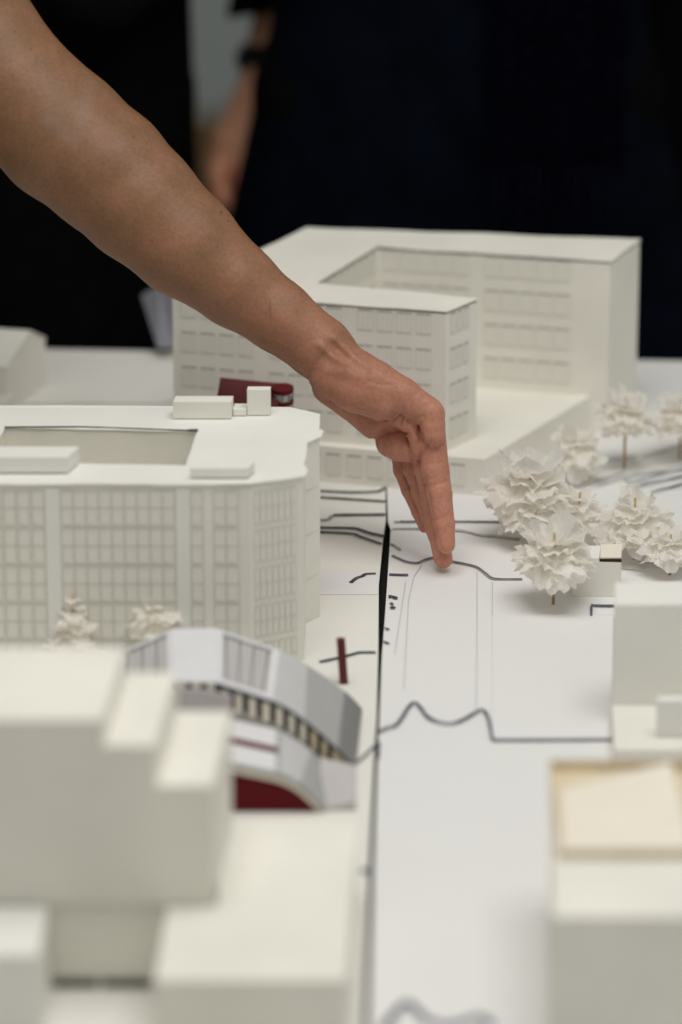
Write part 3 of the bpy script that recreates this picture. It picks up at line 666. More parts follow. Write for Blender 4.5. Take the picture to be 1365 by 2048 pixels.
gi = G(1105, 2120); yI = gi.y; zI = zat(1835, gi); bi = G(1112, 1722, zI)
I = thing('paper_building', 'blurred block with a beige rimmed tray on top, in the right foreground', 'model building', (gi.x + .08, yI + .03, 0))
xI0 = CAM.x + (1105 - 682.5) / F * proj((0, yI, zI))[2]; xI1 = CAM.x + (1113 - 682.5) / F * proj((0, bi.y, zI))[2]
g3 = G(1116, 1520, zI + .010)
yT1 = g3.y
bm = bmesh.new(); prism(bm, [(xI0, yI), (xI0 + .3, yI), (xI1 + .3, yT1 + .002), (xI1 + .002, yT1 + .002)], .0003, zI); bev(bm, .0008); obj('block', bm, M_card, I)
zT = zat(1698, Vector((xI1, bi.y, 0)))
x0 = xI1 + .0015; x1 = x0 + .085; y0 = bi.y + .002; y1 = G(1116, 1520, zT).y
def wallbox(nm, a, b, c, d, z0, z1_, m):
    bm = bmesh.new(); hexa(bm, [p + (z0,) for p in (a, b, c, d)], [p + (z1_,) for p in (a, b, c, d)]); bev(bm, .0004); return obj(nm, bm, m, I)
t = .0014
wallbox('tray_wall', (x0, y0), (x1, y0), (x1, y0 + t), (x0, y0 + t), zI + .0002, zT - .0015, M_beige)
wallbox('tray_wall', (x0, y1 - t), (x1, y1 - t), (x1, y1), (x0, y1), zI + .0002, zT, M_beige)
wallbox('tray_wall', (x0, y0 + t), (x0 + t, y0 + t), (x0 + t, y1 - t), (x0, y1 - t), zI + .0002, zT - .0006, M_beige)
wallbox('tray_wall', (x1 - t, y0 + t), (x1, y0 + t), (x1, y1 - t), (x1 - t, y1 - t), zI + .0002, zT - .0006, M_beige)
bm = bmesh.new(); prism(bm, [(x0 + t, y0 + t), (x1 - t, y0 + t), (x1 - t, y1 - t), (x0 + t, y1 - t)], zI + .0002, zI + .0012); obj('tray_floor', bm, M_beige, I)
q4 = [G(1124, 1700, zT - .002), G(1385, 1700, zT - .002), G(1342, 1524, zT + .003), G(1120, 1578, zT - .004)]
bm = bmesh.new(); hexa(bm, [p - Vector((0, 0, .0012)) for p in q4], q4); obj('sloping_sheet', bm, M_cream, I)
# small box with a slit behind the front tree
sg = G(1145, 1195); sg1 = G(1241, 1196); zs = zat(1120, sg); sb_ = G(1200, 1094, zs)
S = thing('paper_building', 'small ivory paper box with a dark slit under its lid, behind the nearest tree', 'model building', (sg.x + .015, sg.y + .01, 0))
bm = bmesh.new(); prism(bm, [(sg.x, sg.y), (sg1.x, sg1.y), (sg1.x + .002, sb_.y), (sg.x + .004, sb_.y)], .0008, zs - .0012); bev(bm, .0003); obj('wall', bm, M_card, S)
xm = Yp(1200, 1120, sg.y).x
bm = bmesh.new(); prism(bm, [(xm, sg.y - .0002), (sg1.x + .0003, sg1.y - .0002), (sg1.x + .0003, sg1.y + .004), (xm, sg.y + .004)], zs - .0011, zs + .0004); obj('slit', bm, plain('slit_brown', (.03, .012, .008)), S)
bm = bmesh.new(); prism(bm, [(sg.x, sg.y + .0003), (xm - .0003, sg.y + .0003), (xm + .002, sb_.y), (sg.x + .004, sb_.y)], zs - .0011, zs + .0010); obj('lid', bm, M_cardw, S)
bm = bmesh.new(); prism(bm, [(xm + .0003, sg.y + .001), (sg1.x, sg.y + .001), (sg1.x + .002, sb_.y), (xm + .002, sb_.y)], zs + .0005, zs + .0016, tops=[zs + .0014, zs + .0014, zs + .002, zs + .002]); obj('lid', bm, M_cream, S)

# ------------------------------------------------------------------ paper trees
def crinkled(bm, c, R, cup, ruf, seed, tilt, rings=7, segs=54, spike=.15):
    rng = random.Random(seed)
    ph = [rng.uniform(0, 6.28) for _ in range(8)]; k1 = rng.choice((3, 4, 5)); k2 = rng.choice((6, 7, 8)); k3 = rng.choice((11, 13, 14))
    rag = [1 + rng.uniform(-spike, spike) for _ in range(segs)]
    for _ in range(3):                      # torn notches and flaps
        j = rng.randrange(segs); w = rng.choice((2, 3, 4)); a = rng.choice((-.32, -.25, -.2, .16, .22))
        for t in range(-w, w + 1): rag[(j + t) % segs] += a * (1 - abs(t) / (w + 1))
    el = 1 + rng.uniform(-.14, .14)
    ax = Vector((math.cos(ph[5]), math.sin(ph[5]), 0)); flap = rng.uniform(0, 6.28)
    prev = None; c0 = bm.verts.new(c)
    for i in range(1, rings + 1):
        f = i / rings; ring = []
        for s in range(segs):
            th = 2 * math.pi * s / segs
            lobes = 1 + .10 * math.sin(k1 * th + ph[0]) * f
            r = R * f * lobes * (1 + (rag[s] - 1) * f ** 3)
            x = r * math.cos(th) * el; y = r * math.sin(th) / el
            bend = max(0, math.cos(th - flap)) ** 6
            z = cup * R * f ** 2.2 * (1 + .5 * math.sin(k1 * th + ph[3])) + ruf * R * f ** 1.8 * (.5 * math.sin(k1 * th + ph[1]) + .46 * math.sin(k2 * th + ph[2]) + .24 * math.sin(k3 * th + ph[4])) + R * .20 * f * noise.noise(Vector((x * 210 + seed, y * 210, seed * .37))) + R * .07 * f * noise.noise(Vector((x * 600 + seed, y * 600, seed * .7)))
            z += bend * f ** 3 * R * .32 * (1 if cup > -.05 else -1)
            p = Vector((x, y, z)); p.z += tilt * p.dot(ax)
            ring.append(bm.verts.new(Vector(c) + p))
        for s in range(segs):
            if prev is None: bm.faces.new((c0, ring[s], ring[(s + 1) % segs]))
            else: bm.faces.new((prev[s], ring[s], ring[(s + 1) % segs], prev[(s + 1) % segs]))
        prev = ring
def paper_tree(label, base, z0, z1, R, n, seed, lean=(0, 0), stem_top=None, group='paper trees on the model', shape='ball'):
    rng = random.Random(seed)
    T = thing('paper_tree', label, 'model tree', (base.x, base.y, 0), group)
    zt = (stem_top or z1)
    bm = bmesh.new(); tube(bm, [(base.x, base.y, .0003), (base.x + lean[0] * .5, base.y + lean[1] * .5, zt * .5), (base.x + lean[0], base.y + lean[1], zt)], [.0010, .0010, .0008], 8); obj('trunk', bm, M_stick, T, smooth=True)
    for i in range(n):
        t = (i + .5) / n
        z = z0 + (z1 - z0) * t
        f = z / max(zt, .001)
        if shape == 'cone': r = R * (1.05 - .8 * t); cup = -.25 + .2 * t
        else: r = R * (0.80 + .30 * math.sin(math.pi * min(1, .15 + .75 * t)) - .30 * max(0, t - .7) / .3); cup = -.30 + .26 * t + (.70 * ((t - .62) / .38) ** 1.5 if t > .62 else 0)
        bm = bmesh.new()
        crinkled(bm, (base.x + lean[0] * f + rng.uniform(-1, 1) * R * .06, base.y + lean[1] * f + rng.uniform(-1, 1) * R * .06, z), r * rng.uniform(.86, 1.1), cup * rng.uniform(.7, 1.2), rng.uniform(.11, .21), seed * 31 + i, rng.uniform(-.17, .17))
        obj('paper_leaf', bm, M_tissue, T, smooth=False, keep=True)
    return T
def tree_px(label, bpx, brow, top_row, bot_row, half_px, n, seed, **k):
    b = G(bpx, brow); zt = zat(top_row, b); zb = zat(bot_row, b)
    R = half_px * proj((b.x, b.y, (zt + zb) / 2))[2] / F
    return paper_tree(label, b, zb + R * .48, zt - R * .55, R * .86, int(n * .66), seed, stem_top=max(zt - R * .35, zb + R * .5), **k)
tree_px('nearest paper tree, on a bare stick in front of the ivory box', 1107, 1210, 1040, 1164, 80, 16, 3)
tree_px('largest paper tree, crown against the podium corner of the courtyard block', 1066, 1082, 896, 1062, 86, 17, 11, lean=(-.003, 0))
tree_px('small paper tree squeezed between the largest tree and the wide one to its right', 1150, 1088, 968, 1082, 52, 12, 17, lean=(.003, 0))
tree_px('wide paper tree behind the slit box, with a leaning stick on top', 1268, 1118, 972, 1108, 74, 15, 23)
tree_px('pale paper tree with a stick poking out on its left, beside the podium', 1150, 962, 846, 950, 58, 12, 29)
tree_px('rear paper tree with a long bare stick, in front of the striped steps', 1249, 937, 776, 868, 60, 13, 37)
tree_px('rear paper tree cut off by the right edge, behind the striped steps', 1360, 918, 780, 872, 58, 13, 41)
tree_px('paper tree cut off by the right edge, above the terrace block', 1340, 1150, 1052, 1130, 52, 11, 47)
for (px, row, px2, row2) in ((1102, 848, 1096, 893), (1314, 973, 1308, 1000)):
    pass
lt1 = G(150, 1342); lt2 = G(312, 1336)
paper_tree('cone of torn white paper at the foot of the window grid block', lt1, .012, .050, .0185, 9, 53, group='torn paper trees by the arched hall', shape='cone')
T2 = paper_tree('flat torn white paper tree just above the arched hall roof', lt2, .028, .042, .0155, 6, 59, group='torn paper trees by the arched hall')

# ------------------------------------------------------------------ sparse signed distance mesher
def smin(a, b, k):
    if k <= 0: return np.minimum(a, b)
    h = np.clip(0.5 + 0.5 * (b - a) / k, 0, 1); return b + (a - b) * h - k * h * (1 - h)
def rcone(p, a, ra, b, rb):
    a = np.asarray(a, np.float32); b = np.asarray(b, np.float32); ba = b - a; l2 = float(ba @ ba)
    if l2 < 1e-9: return np.linalg.norm(p - a, axis=-1) - ra
    t = np.clip(((p - a) @ ba) / l2, 0, 1); d = p - a - t[..., None] * ba
    return np.sqrt((d * d).sum(-1)) - (ra + (rb - ra) * t)
def ellip(p, c, r):
    q = (p - np.asarray(c, np.float32)); r = np.asarray(r, np.float32)
    k0 = np.sqrt(((q / r) ** 2).sum(-1)); k1 = np.sqrt(((q / (r * r)) ** 2).sum(-1)); return k0 * (k0 - 1) / np.maximum(k1, 1e-6)
def chain(p, pts, k=4.0):
    """pts: (x,y,z,r) joints"""
    d = None
    for a, b in zip(pts, pts[1:]):
        e = rcone(p, a[:3], a[3], b[:3], b[3]); d = e if d is None else smin(d, e, k)
    return d
def seg_dist2(p2, a, b):
    a = np.asarray(a, np.float32); b = np.asarray(b, np.float32); ba = b - a
    t = np.clip(((p2 - a) @ ba) / max(float(ba @ ba), 1e-9), 0, 1); d = p2 - a - t[..., None] * ba
    return np.sqrt((d * d).sum(-1))
def mesh_sdf(f, lo, hi, h, nb=8):
    lo = np.asarray(lo, np.float64); hi = np.asarray(hi, np.float64)
    nblk = np.maximum(1, np.ceil((hi - lo) / (h * nb)).astype(int))
    I_ = np.stack(np.meshgrid(*[np.arange(n) for n in nblk], indexing='ij'), -1).reshape(-1, 3)
    cen = lo + (I_ + .5) * h * nb
    d = np.concatenate([f(c.astype(np.float32)) for c in np.array_split(cen, max(1, len(cen) // 200000))])
    I_ = I_[np.abs(d) < h * nb * 0.5 * 1.7321 * 1.35 + h]
    loc = np.stack(np.meshgrid(*[np.arange(nb + 1)] * 3, indexing='ij'), -1).reshape(-1, 3)
    dims = nblk * nb + 3
    CID = []; VERT = []; EDGE = []
    corner = [(i, j, k) for i in (0, 1) for j in (0, 1) for k in (0, 1)]
    edges = [(a, b) for a in range(8) for b in range(a + 1, 8) if sum(abs(corner[a][q] - corner[b][q]) for q in range(3)) == 1]
    lin = lambda c: (c[..., 0] * dims[1] + c[..., 1]) * dims[2] + c[..., 2]
    for ch in np.array_split(I_, max(1, len(I_) // 250)):
        base = ch[:, None, :] * nb
        P = lo + (base + loc[None]) * h
        V = f(P.reshape(-1, 3).astype(np.float32)).reshape(len(ch), nb + 1, nb + 1, nb + 1)
        S = V < 0
        cv = np.stack([V[:, i:i + nb, j:j + nb, k:k + nb] for i, j, k in corner], -1)
        cs = cv < 0; act = cs.any(-1) & ~cs.all(-1)
        w = np.argwhere(act); cvv = cv[act]
        acc = np.zeros((len(w), 3)); cnt = np.zeros(len(w))
        for a, b in edges:
            va, vb = cvv[:, a], cvv[:, b]; m = (va < 0) != (vb < 0)
            t = np.where(m, va / np.where(m, va - vb, 1), 0)
            pa_ = np.array(corner[a]); pb_ = np.array(corner[b])
            acc += np.where(m[:, None], pa_ + (pb_ - pa_) * t[:, None], 0); cnt += m
        cell = ch[w[:, 0]] * nb + w[:, 1:]
        CID.append(lin(cell + 1)); VERT.append(lo + (cell + acc / cnt[:, None]) * h)
        for ax in range(3):
            sl0 = [slice(None)] + [slice(0, nb)] * 3; sl1 = list(sl0); sl1[1 + ax] = slice(1, nb + 1)
            s0, s1 = S[tuple(sl0)], S[tuple(sl1)]; m = s0 != s1
            e = np.argwhere(m); node = ch[e[:, 0]] * nb + e[:, 1:]
            EDGE.append(np.concatenate([node, np.full((len(node), 1), ax), s0[m][:, None].astype(int)], 1))
    cid = np.concatenate(CID); vert = np.concatenate(VERT); o = np.argsort(cid); cid = cid[o]; vert = vert[o]
    E = np.concatenate(EDGE); faces = []
    for ax in range(3):
        e = E[E[:, 3] == ax]; n = e[:, :3] + 1; u = np.zeros(3, int); v = np.zeros(3, int); u[(ax + 1) % 3] = 1; v[(ax + 2) % 3] = 1
        q = [lin(n - u - v), lin(n - v), lin(n), lin(n - u)]
        ix = [np.minimum(np.searchsorted(cid, a), len(cid) - 1) for a in q]
        ok = np.all([cid[i] == a for i, a in zip(ix, q)], axis=0)
        fq = np.stack(ix, 1); fq = np.where(e[:, 4:5] == 1, fq, fq[:, ::-1]); faces.append(fq[ok])
    return vert, np.concatenate(faces)
def mesh_from(name, vert, faces, m, parent, attrs=None):
    me = bpy.data.meshes.new(name)
    me.vertices.add(len(vert)); me.vertices.foreach_set('co', np.ascontiguousarray(vert, np.float32).ravel())
    me.loops.add(faces.size); me.loops.foreach_set('vertex_index', np.ascontiguousarray(faces, np.int32).ravel())
    me.polygons.add(len(faces)); me.polygons.foreach_set('loop_start', np.arange(0, faces.size, 4, dtype=np.int32))
    me.polygons.foreach_set('use_smooth', np.ones(len(faces), bool))
    me.update(calc_edges=True); me.validate()
    for k, a in (attrs or {}).items():
        at = me.attributes.new(k, 'FLOAT', 'POINT'); at.data.foreach_set('value', np.ascontiguousarray(a, np.float32))
    me.materials.append(m)
    o = link_mesh(name, me, parent); ORI[o.name] = ORI[parent.name] if parent else Vector((0, 0, 0)); return o

# ------------------------------------------------------------------ the reaching arm
# sculpted in a working frame (u right, v down, s away from the camera, one unit = W0 / F metres) and placed at its real depth
W0 = 2.800
nFW, nUP, nRT, nC = (np.array(v) for v in (FW, UP, RT, CAM))
def to_world(q):
    q = np.asarray(q, np.float64); w = W0 + q[..., 2:3] * (W0 / F)
    return nC + w * (nFW + nRT * ((q[..., 0:1] - 682.5) / F) + nUP * ((1024 - q[..., 1:2]) / F))
ARM = [(-420, -480, 210, 165), (-260, -262, 180, 146), (-80, 20, 140, 128), (10, 160, 120, 129), (125, 270, 100, 133), (213, 341, 84, 127), (278, 404, 72, 119.5), (370, 488, 58, 106.5), (474, 572, 46, 83.5), (556, 632, 40, 70), (643, 699, 36, 62)]
FING = {
 'index': [(864, 868, 2, 28), (871, 940, -2, 27.5), (879, 985, -5, 25.5), (888, 1048, -4, 21.8), (892.5, 1089, -3, 18.5)],
 'middle': [(848, 880, 48, 28), (854, 940, 46, 26), (864, 995, 44, 24.5), (877, 1065, 41, 21), (887, 1118, 38, 19)],
 'ring': [(826, 885, 92, 26), (832, 940, 90, 25), (846, 985, 87, 23), (861, 1036, 82, 18.5), (871, 1074, 78, 14.5)],
 'little': [(800, 895, 128, 20), (806, 940, 128, 18.5), (821, 980, 126, 17.5), (838, 1024, 122, 14), (849, 1055, 120, 11)],
}
CREASE = [  # polyline, depth, width, deepest s
 ([(742, 882), (757, 872), (778, 866), (800, 863), (822, 866)], 3.2, 3.6, 200),
 ([(640, 797), (668, 806), (700, 816), (735, 826), (765, 838)], 2.2, 5.0, 200),
 ([(768, 842), (784, 832), (794, 828), (802, 828)], 1.8, 3.4, 60),
 ([(790, 850), (797, 843), (801, 838)], 1.4, 2.8, 60),
 ([(808, 852), (811, 846), (813, 841)], 1.2, 2.8, 60),
 ([(772, 850), (788, 857), (803, 862), (815, 868)], 2.4, 3.0, 60),
 ([(822, 836), (836, 838), (846, 833)], 3.0, 3.2, 40),
 ([(814, 866), (818, 882), (820, 900), (827, 920)], 3.6, 3.0, 80), ([(842, 846), (843, 862), (848, 880)], 3.6, 2.8, 40),
 ([(786, 842), (797, 832), (806, 828)], 2.2, 2.2, 60), ([(802, 850), (806, 840), (808, 833)], 2.0, 2.0, 60), ([(816, 850), (817, 840)], 1.6, 2.0, 60), ([(778, 850), (795, 862), (815, 864)], 2.4, 2.2, 60), ([(768, 838), (790, 850), (806, 858)], 1.6, 2.4, 60),
 ([(862, 882), (852, 893), (844, 905), (838, 922)], 3.4, 3.2, 60),
 ([(838, 850), (837, 864), (843, 880), (852, 888)], 3.0, 3.2, 40),
 ([(846, 969), (862, 971), (880, 968), (894, 962)], 1.7, 2.4, 30),
 ([(890, 960), (899, 972), (903, 980)], 1.6, 2.4, 60),
 ([(868, 1040), (880, 1038), (890, 1033), (897, 1028)], 1.5, 2.4, 30),
 ([(832, 984), (842, 985), (850, 981)], 1.6, 2.4, 90), ([(808, 978), (818, 975), (826, 972)], 1.6, 2.4, 140),
 ([(850, 955), (862, 1005), (868, 1037), (873, 1070), (884, 1102)], 2.2, 2.0, 60), ([(831, 950), (839, 986), (849, 1021), (857, 1053), (862, 1075)], 2.4, 2.0, 110), ([(809, 950), (823, 981), (839, 1021), (849, 1050)], 2.4, 2.0, 150),
 ([(852, 812), (862, 806), (874, 803)], .8, 3.0, 40), ([(855, 845), (868, 850), (880, 846)], .6, 2.4, 40),
 ([(664, 690), (676, 702), (690, 714)], 5.0, 8.5, 60), ([(688, 672), (706, 694), (722, 708)], 2.0, 8.0, 90),
 ([(618, 752), (632, 738), (640, 722), (650, 706)], 4.0, 9.0, 40),
 ([(704, 742), (740, 762), (776, 772)], 1.0, 6.0, 40), ([(735, 763), (760, 769), (784, 771)], .8, 2.6, 40),
 ([(700, 815), (740, 806), (790, 800)], .9, 9.0, 40),
 ([(822, 800), (832, 790), (840, 784)], .6, 2.5, 40),
]
RIDGE = [
 ([(640, 690), (664, 712), (690, 726)], 5.0, 8.0, 60), ([(672, 676), (700, 705), (736, 734)], 3.5, 8.0, 80),
 ([(652, 740), (690, 742), (725, 754)], 4.6, 12.0, 40), ([(660, 806), (700, 815), (735, 822)], 1.8, 3.5, 160),
 ([(560, 560), (620, 625), (668, 672)], 2.0, 14.0, 60), ([(430, 520), (520, 600), (600, 668)], 3.0, 18.0, 60),
 ([(812, 845), (820, 858), (832, 882)], 3.0, 6.0, 40), ([(798, 834), (789, 850)], 2.6, 3.2, 40), ([(809, 838), (806, 858)], 2.8, 3.4, 40), ([(780, 842), (770, 848)], 1.6, 3.0, 40),
 ([(858, 803), (878, 802)], 1.5, 8.0, 40),
]
def arm_sdf(p):
    p = p.astype(np.float32)
    q = p.copy()
    d = chain(q, ARM, 14)
    m = (p[:, 0] > 540) & (p[:, 1] > 560)
    if not m.any(): return d
    q = p[m]; dh = d[m]
    dh = smin(dh, chain(q, [(643, 699, 36, 62), (694, 742, 42, 52)], 6), 16)
    dh = smin(dh, chain(q, [(661, 754, 8, 42), (712, 776, -2, 48), (765, 801, -12, 42)], 8), 18)     # thenar
    dh = smin(dh, chain(q, [(700, 736, 0, 46), (752, 764, -10, 42), (805, 792, -18, 36.5), (850, 820, -22, 30.5)], 6), 14)   # thumb
    dh = smin(dh, chain(q, [(720, 765, 60, 46), (800, 820, 55, 42), (835, 850, 50, 38)], 6), 14)
    dh = smin(dh, chain(q, [(664, 772, 74, 40), (705, 799, 80, 40), (756, 836, 86, 45)], 6), 8)     # little finger side of the palm
    dh = smin(dh, chain(q, [(783, 881, 104, 27), (784, 884, 78, 30), (803, 890, 58, 32.5), (822, 900, 36, 25)], 10), 6)
    dh = smin(dh, ellip(q, (804, 836, 8), (25, 20, 28)), 8)
    dh = smin(dh, chain(q, [(826, 846, -8, 11), (830, 872, -4, 13), (836, 900, 6, 13)], 4), 3)
    dh = smin(dh, ellip(q, (822, 850, 8), (26, 24, 30)), 9)
    dh = smin(dh, chain(q, [(826, 862, -2, 17), (836, 890, 6, 17), (842, 908, 14, 14)], 4), 5)
    th = chain(q, [(850, 820, -22, 30.5), (860, 829, -24, 30), (864, 850, -27, 26.5), (866.5, 868, -28, 24.5)], 4)
    fd = None
    for nm, pts in FING.items():
        e = chain(q, pts, 5)
        # finger pads
        fd = e if fd is None else smin(fd, e, 0.6)
    dh = smin(dh, fd, 6)
    dh = smin(dh, th, 2.2)
    c = np.zeros(len(q), np.float32)
    for lst, sg in ((CREASE, 1), (RIDGE, -1)):
        for pl, dep, wd, smax in lst:
            dd = None
            for a, b in zip(pl, pl[1:]):
                e = seg_dist2(q[:, :2], a, b); dd = e if dd is None else np.minimum(dd, e)
            c += sg * dep * np.exp(-(dd / wd) ** 2) * (q[:, 2] < smax)
    dh = dh + c * np.clip(1 - np.abs(dh) / 30, 0, 1)
    d[m] = dh
    return d
vq, fq = mesh_sdf(arm_sdf, (-470, -560, -90), (930, 1150, 340), 2.5)
fq = fq[:, ::-1] if True else fq
# redder fingers and palm, moles, one vein; the arm's light falloff is painted in too
flush_falloff = np.interp(vq[:, 1] + .35 * vq[:, 0], [250, 520, 760, 900, 1000, 1150, 1400], [.03, .07, .15, .30, .48, .58, .78]) + .20 * np.exp(-(((vq[:, 0] - 800) ** 2 + (vq[:, 1] - 885) ** 2) / 55 ** 2)) + .15 * np.exp(-(((vq[:, 0] - 875) ** 2 + (vq[:, 1] - 806) ** 2) / 22 ** 2)) + .18 * np.exp(-(((vq[:, 0] - 700) ** 2 + (vq[:, 1] - 815) ** 2) / 35 ** 2))
mole = np.zeros(len(vq)); front = vq[:, 2] < 60
for mx_, my_, mr_ in ((442, 425, 4.6), (457, 442, 3.8), (304, 483, 3.6), (268, 273, 4.0), (117, 104, 3.4), (62, 98, 3.2), (30, 63, 4.0), (265, 296, 2.4), (196, 250, 2.4), (516, 640, 2.2), (345, 376, 2.2), (595, 620, 2.0)):
    mole = np.maximum(mole, np.where(front, .6 * np.clip(1.5 - np.hypot(vq[:, 0] - mx_, vq[:, 1] - my_) / (mr_ * .72), 0, 1), 0))
vein = np.zeros(len(vq))
for pl, st_ in (([(95, 235), (122, 262), (150, 285)], .3), ([(180, 170), (172, 215), (160, 260)], .2), ([(330, 560), (380, 585), (470, 640)], .12)):
    dd = np.min([seg_dist2(vq[:, :2].astype(np.float32), a, b) for a, b in zip(pl, pl[1:])], axis=0); vein = np.maximum(vein, np.where(front, st_ * np.exp(-(dd / 15) ** 2), 0))
man = thing('person', 'person reaching in from the left, bare arm and flat hand held over the model', 'person', (-0.62, 2.75, FLZ))
arm = mesh_from('body', to_world(vq) - np.array(ORI[man.name]), fq, M_skin, man, {'flush': flush_falloff, 'mole': mole, 'vein': vein})
# thumb nail, lying on the outer right side of the thumb tip
bm = bmesh.new(); rows = []
for i in range(9):
    v = 860 + 31.5 * i / 8; row = []
    for j in range(7):
        a = math.radians(-92 + 92 * j / 6)      # from the camera side to the outer side
        ta = (v - 850) / 18; cxn = 864 + 2.5 * min(1, max(0, ta)); r = 26.5 - 2 * min(1, max(0, ta))
        edge = 1 if v < 868 else math.sqrt(max(0.02, 1 - ((v - 868) / 25.5) ** 2))
        rr = r * (edge if v >= 868 else 1) + .9
        # taper the cuticle end and the free edge
        aw = math.radians(-46) + (a - math.radians(-46)) * (0.50 + .42 * math.sin(math.pi * min(1, .10 + .80 * i / 8)))
        row.append(bm.verts.new(Vector(to_world(np.array([cxn + rr * math.cos(aw + math.radians(8)), v, -27.5 + rr * math.sin(aw + math.radians(8))])))))
    rows.append(row)
for a, b in zip(rows, rows[1:]):
    for j in range(6): bm.faces.new((a[j], a[j + 1], b[j + 1], b[j]))
obj('thumb_nail', bm, M_nail, man, smooth=True)
# fine hair on the forearm
vw = to_world(vq); nrm = np.zeros((len(vq), 3), np.float32); arm.data.vertices.foreach_get('normal', nrm.ravel())
nr_ = np.empty(len(vq) * 3, np.float32); arm.data.vertices.foreach_get('normal', nr_); nrm = nr_.reshape(-1, 3)
along_v = to_world(np.array([643., 699, 36])) - to_world(np.array([278., 404, 72])); along_v /= np.linalg.norm(along_v)
ux = (vq[:, 0] - 125) * .758 + (vq[:, 1] - 270) * .652; side = (vq[:, 0] - 125) * .652 - (vq[:, 1] - 270) * .758
cand = np.where((ux > 60) & (ux < 760) & (side > 20) & (vq[:, 2] < 140))[0]
pick = RNG.choice(cand, 3200, replace=False)
hv = []; hf = []
for i in pick:
    wgt = np.clip((side[i] - 10) / 90, .15, 1)
    if RNG.random() > wgt: continue
    p = vw[i]; n = nrm[i]; t = along_v * .8 + RNG.normal(0, .25, 3); t -= n * (t @ n) * .8; t /= np.linalg.norm(t)
    L_ = RNG.uniform(.004, .0085); b = np.cross(n, t); b /= np.linalg.norm(b) + 1e-9; w_ = .00007
    pts = [p - n * .0002, p + t * L_ * .5 + n * L_ * .22, p + t * L_ + n * L_ * .22]
    k = len(hv)
    for q_, f_ in zip(pts, (1, .8, .15)): hv += [q_ - b * w_ * f_, q_ + b * w_ * f_, q_ + n * w_ * f_]
    for a in (0, 3): hf += [(k + a, k + a + 1, k + a + 4, k + a + 3), (k + a + 1, k + a + 2, k + a + 5, k + a + 4), (k + a + 2, k + a, k + a + 3, k + a + 5)]
hair = mesh_from('arm_hair', np.array(hv) - np.array(ORI[man.name]), np.array(hf), M_hairc, man); hair['kind'] = 'stuff'

# ------------------------------------------------------------------ clothed figures
def figure_part(name, f, lo, hi, h, m, parent, attrs=None):
    v, fa_ = mesh_sdf(f, lo, hi, h); return mesh_from(name, v - np.array(ORI[parent.name]), fa_[:, ::-1], m, parent, attrs)
def standing(parent, x, y, wid, m, m2, coat_low, hem_w, prof=None):
    z = FLZ
    legs = lambda p: smin(chain(p, [(x - .09, y, z + .07, .05), (x - .09, y - .01, z + .48, .062), (x - .085, y, z + .88, .09)], .03), chain(p, [(x + .09, y, z + .07, .05), (x + .09, y - .01, z + .48, .062), (x + .085, y, z + .88, .09)], .03), .05)
    figure_part('trousers', lambda p: legs(p), (x - .3, y - .25, z), (x + .3, y + .25, z + 1.05), .014, m2, parent)
    for s in (-1, 1):
        figure_part('shoe', lambda p: ellip(p, (x + s * .09, y - .06, z + .045), (.05, .14, .045)), (x - .3, y - .3, z - .02), (x + .3, y + .2, z + .15), .012, M_black, parent)
    def coat(p):
        # elliptical section that varies with height
        t = np.clip((p[:, 2] - coat_low) / (z + 1.36 - coat_low), 0, 1)
        pt, pw = prof or ([0, .25, .45, .65, .9, 1], [hem_w, wid, wid, wid * .97, wid * 1.05, wid * .6]); wv = np.interp(t, pt, pw); dv = np.interp(t, [0, .3, .6, .9, 1], [.15, .135, .12, .11, .07])
        ang = np.arctan2(p[:, 1] - y, p[:, 0] - x); fold = 1 + .018 * np.sin(ang * 13 + p[:, 2] * 3) * (1 - t)
        q = np.sqrt(((p[:, 0] - x) / wv) ** 2 + ((p[:, 1] - y) / dv) ** 2) / fold
        d = (q - 1) * np.minimum(wv, dv)
        return np.maximum(np.maximum(d, coat_low - p[:, 2]), p[:, 2] - (z + 1.40))
    figure_part('coat', coat, (x - .4, y - .3, coat_low - .03), (x + .4, y + .3, z + 1.45), .014, m, parent)
    v, fa_ = mesh_sdf(lambda p: smin(smin(ellip(p, (x, y - .01, z + 1.60), (.075, .095, .115)), rcone(p, (x, y + .01, z + 1.38), .055, (x, y, z + 1.52), .052), .03), ellip(p, (x, y - .105, z + 1.585), (.014, .022, .022)), .012), (x - .15, y - .2, z + 1.3), (x + .15, y + .2, z + 1.75), .009)
    mesh_from('head', v - np.array(ORI[parent.name]), fa_[:, ::-1], M_skin2, parent, {'flush': np.full(len(v), .2), 'mole': np.zeros(len(v)), 'vein': np.zeros(len(v))})
    figure_part('hair', lambda p: np.maximum(ellip(p, (x, y + .012, z + 1.625), (.086, .104, .112)), -(p[:, 2] - (z + 1.60) + (p[:, 1] - y) * 1.2)), (x - .15, y - .2, z + 1.4), (x + .15, y + .2, z + 1.8), .01, M_head, parent)
yB = 3.50
pL = thing('person', 'person in plain black clothes standing behind the table on the left', 'person', (-.295, yB, FLZ))
standing(pL, -.296, yB, .174, M_black, M_black, FLZ + .36, .174)
for s in (-1, 1):
    figure_part('sleeve', lambda p: chain(p, [(-.296 + s * .19, yB, FLZ + 1.34, .06), (-.296 + s * .225, yB + .03, FLZ + 1.08, .05), (-.296 + s * .10, yB - .13, FLZ + 1.0, .042)], .02), (-.7, yB - .3, FLZ + .9), (.1, yB + .2, FLZ + 1.45), .012, M_black, pL)
pM = thing('person', 'person in a long navy coat behind the table with one bare forearm hanging down', 'person', (.09, yB, FLZ))
standing(pM, .099, yB, .163, M_navy, M_black, FLZ + .32, .225, ([0, .25, .47, .60, .9, 1], [.275, .235, .187, .157, .165, .10]))
pR = thing('person', 'person in black clothes behind the table at the right edge', 'person', (.44, yB + .22, FLZ))
standing(pR, .39, yB + .22, .20, M_black, M_black, FLZ + .38, .22)
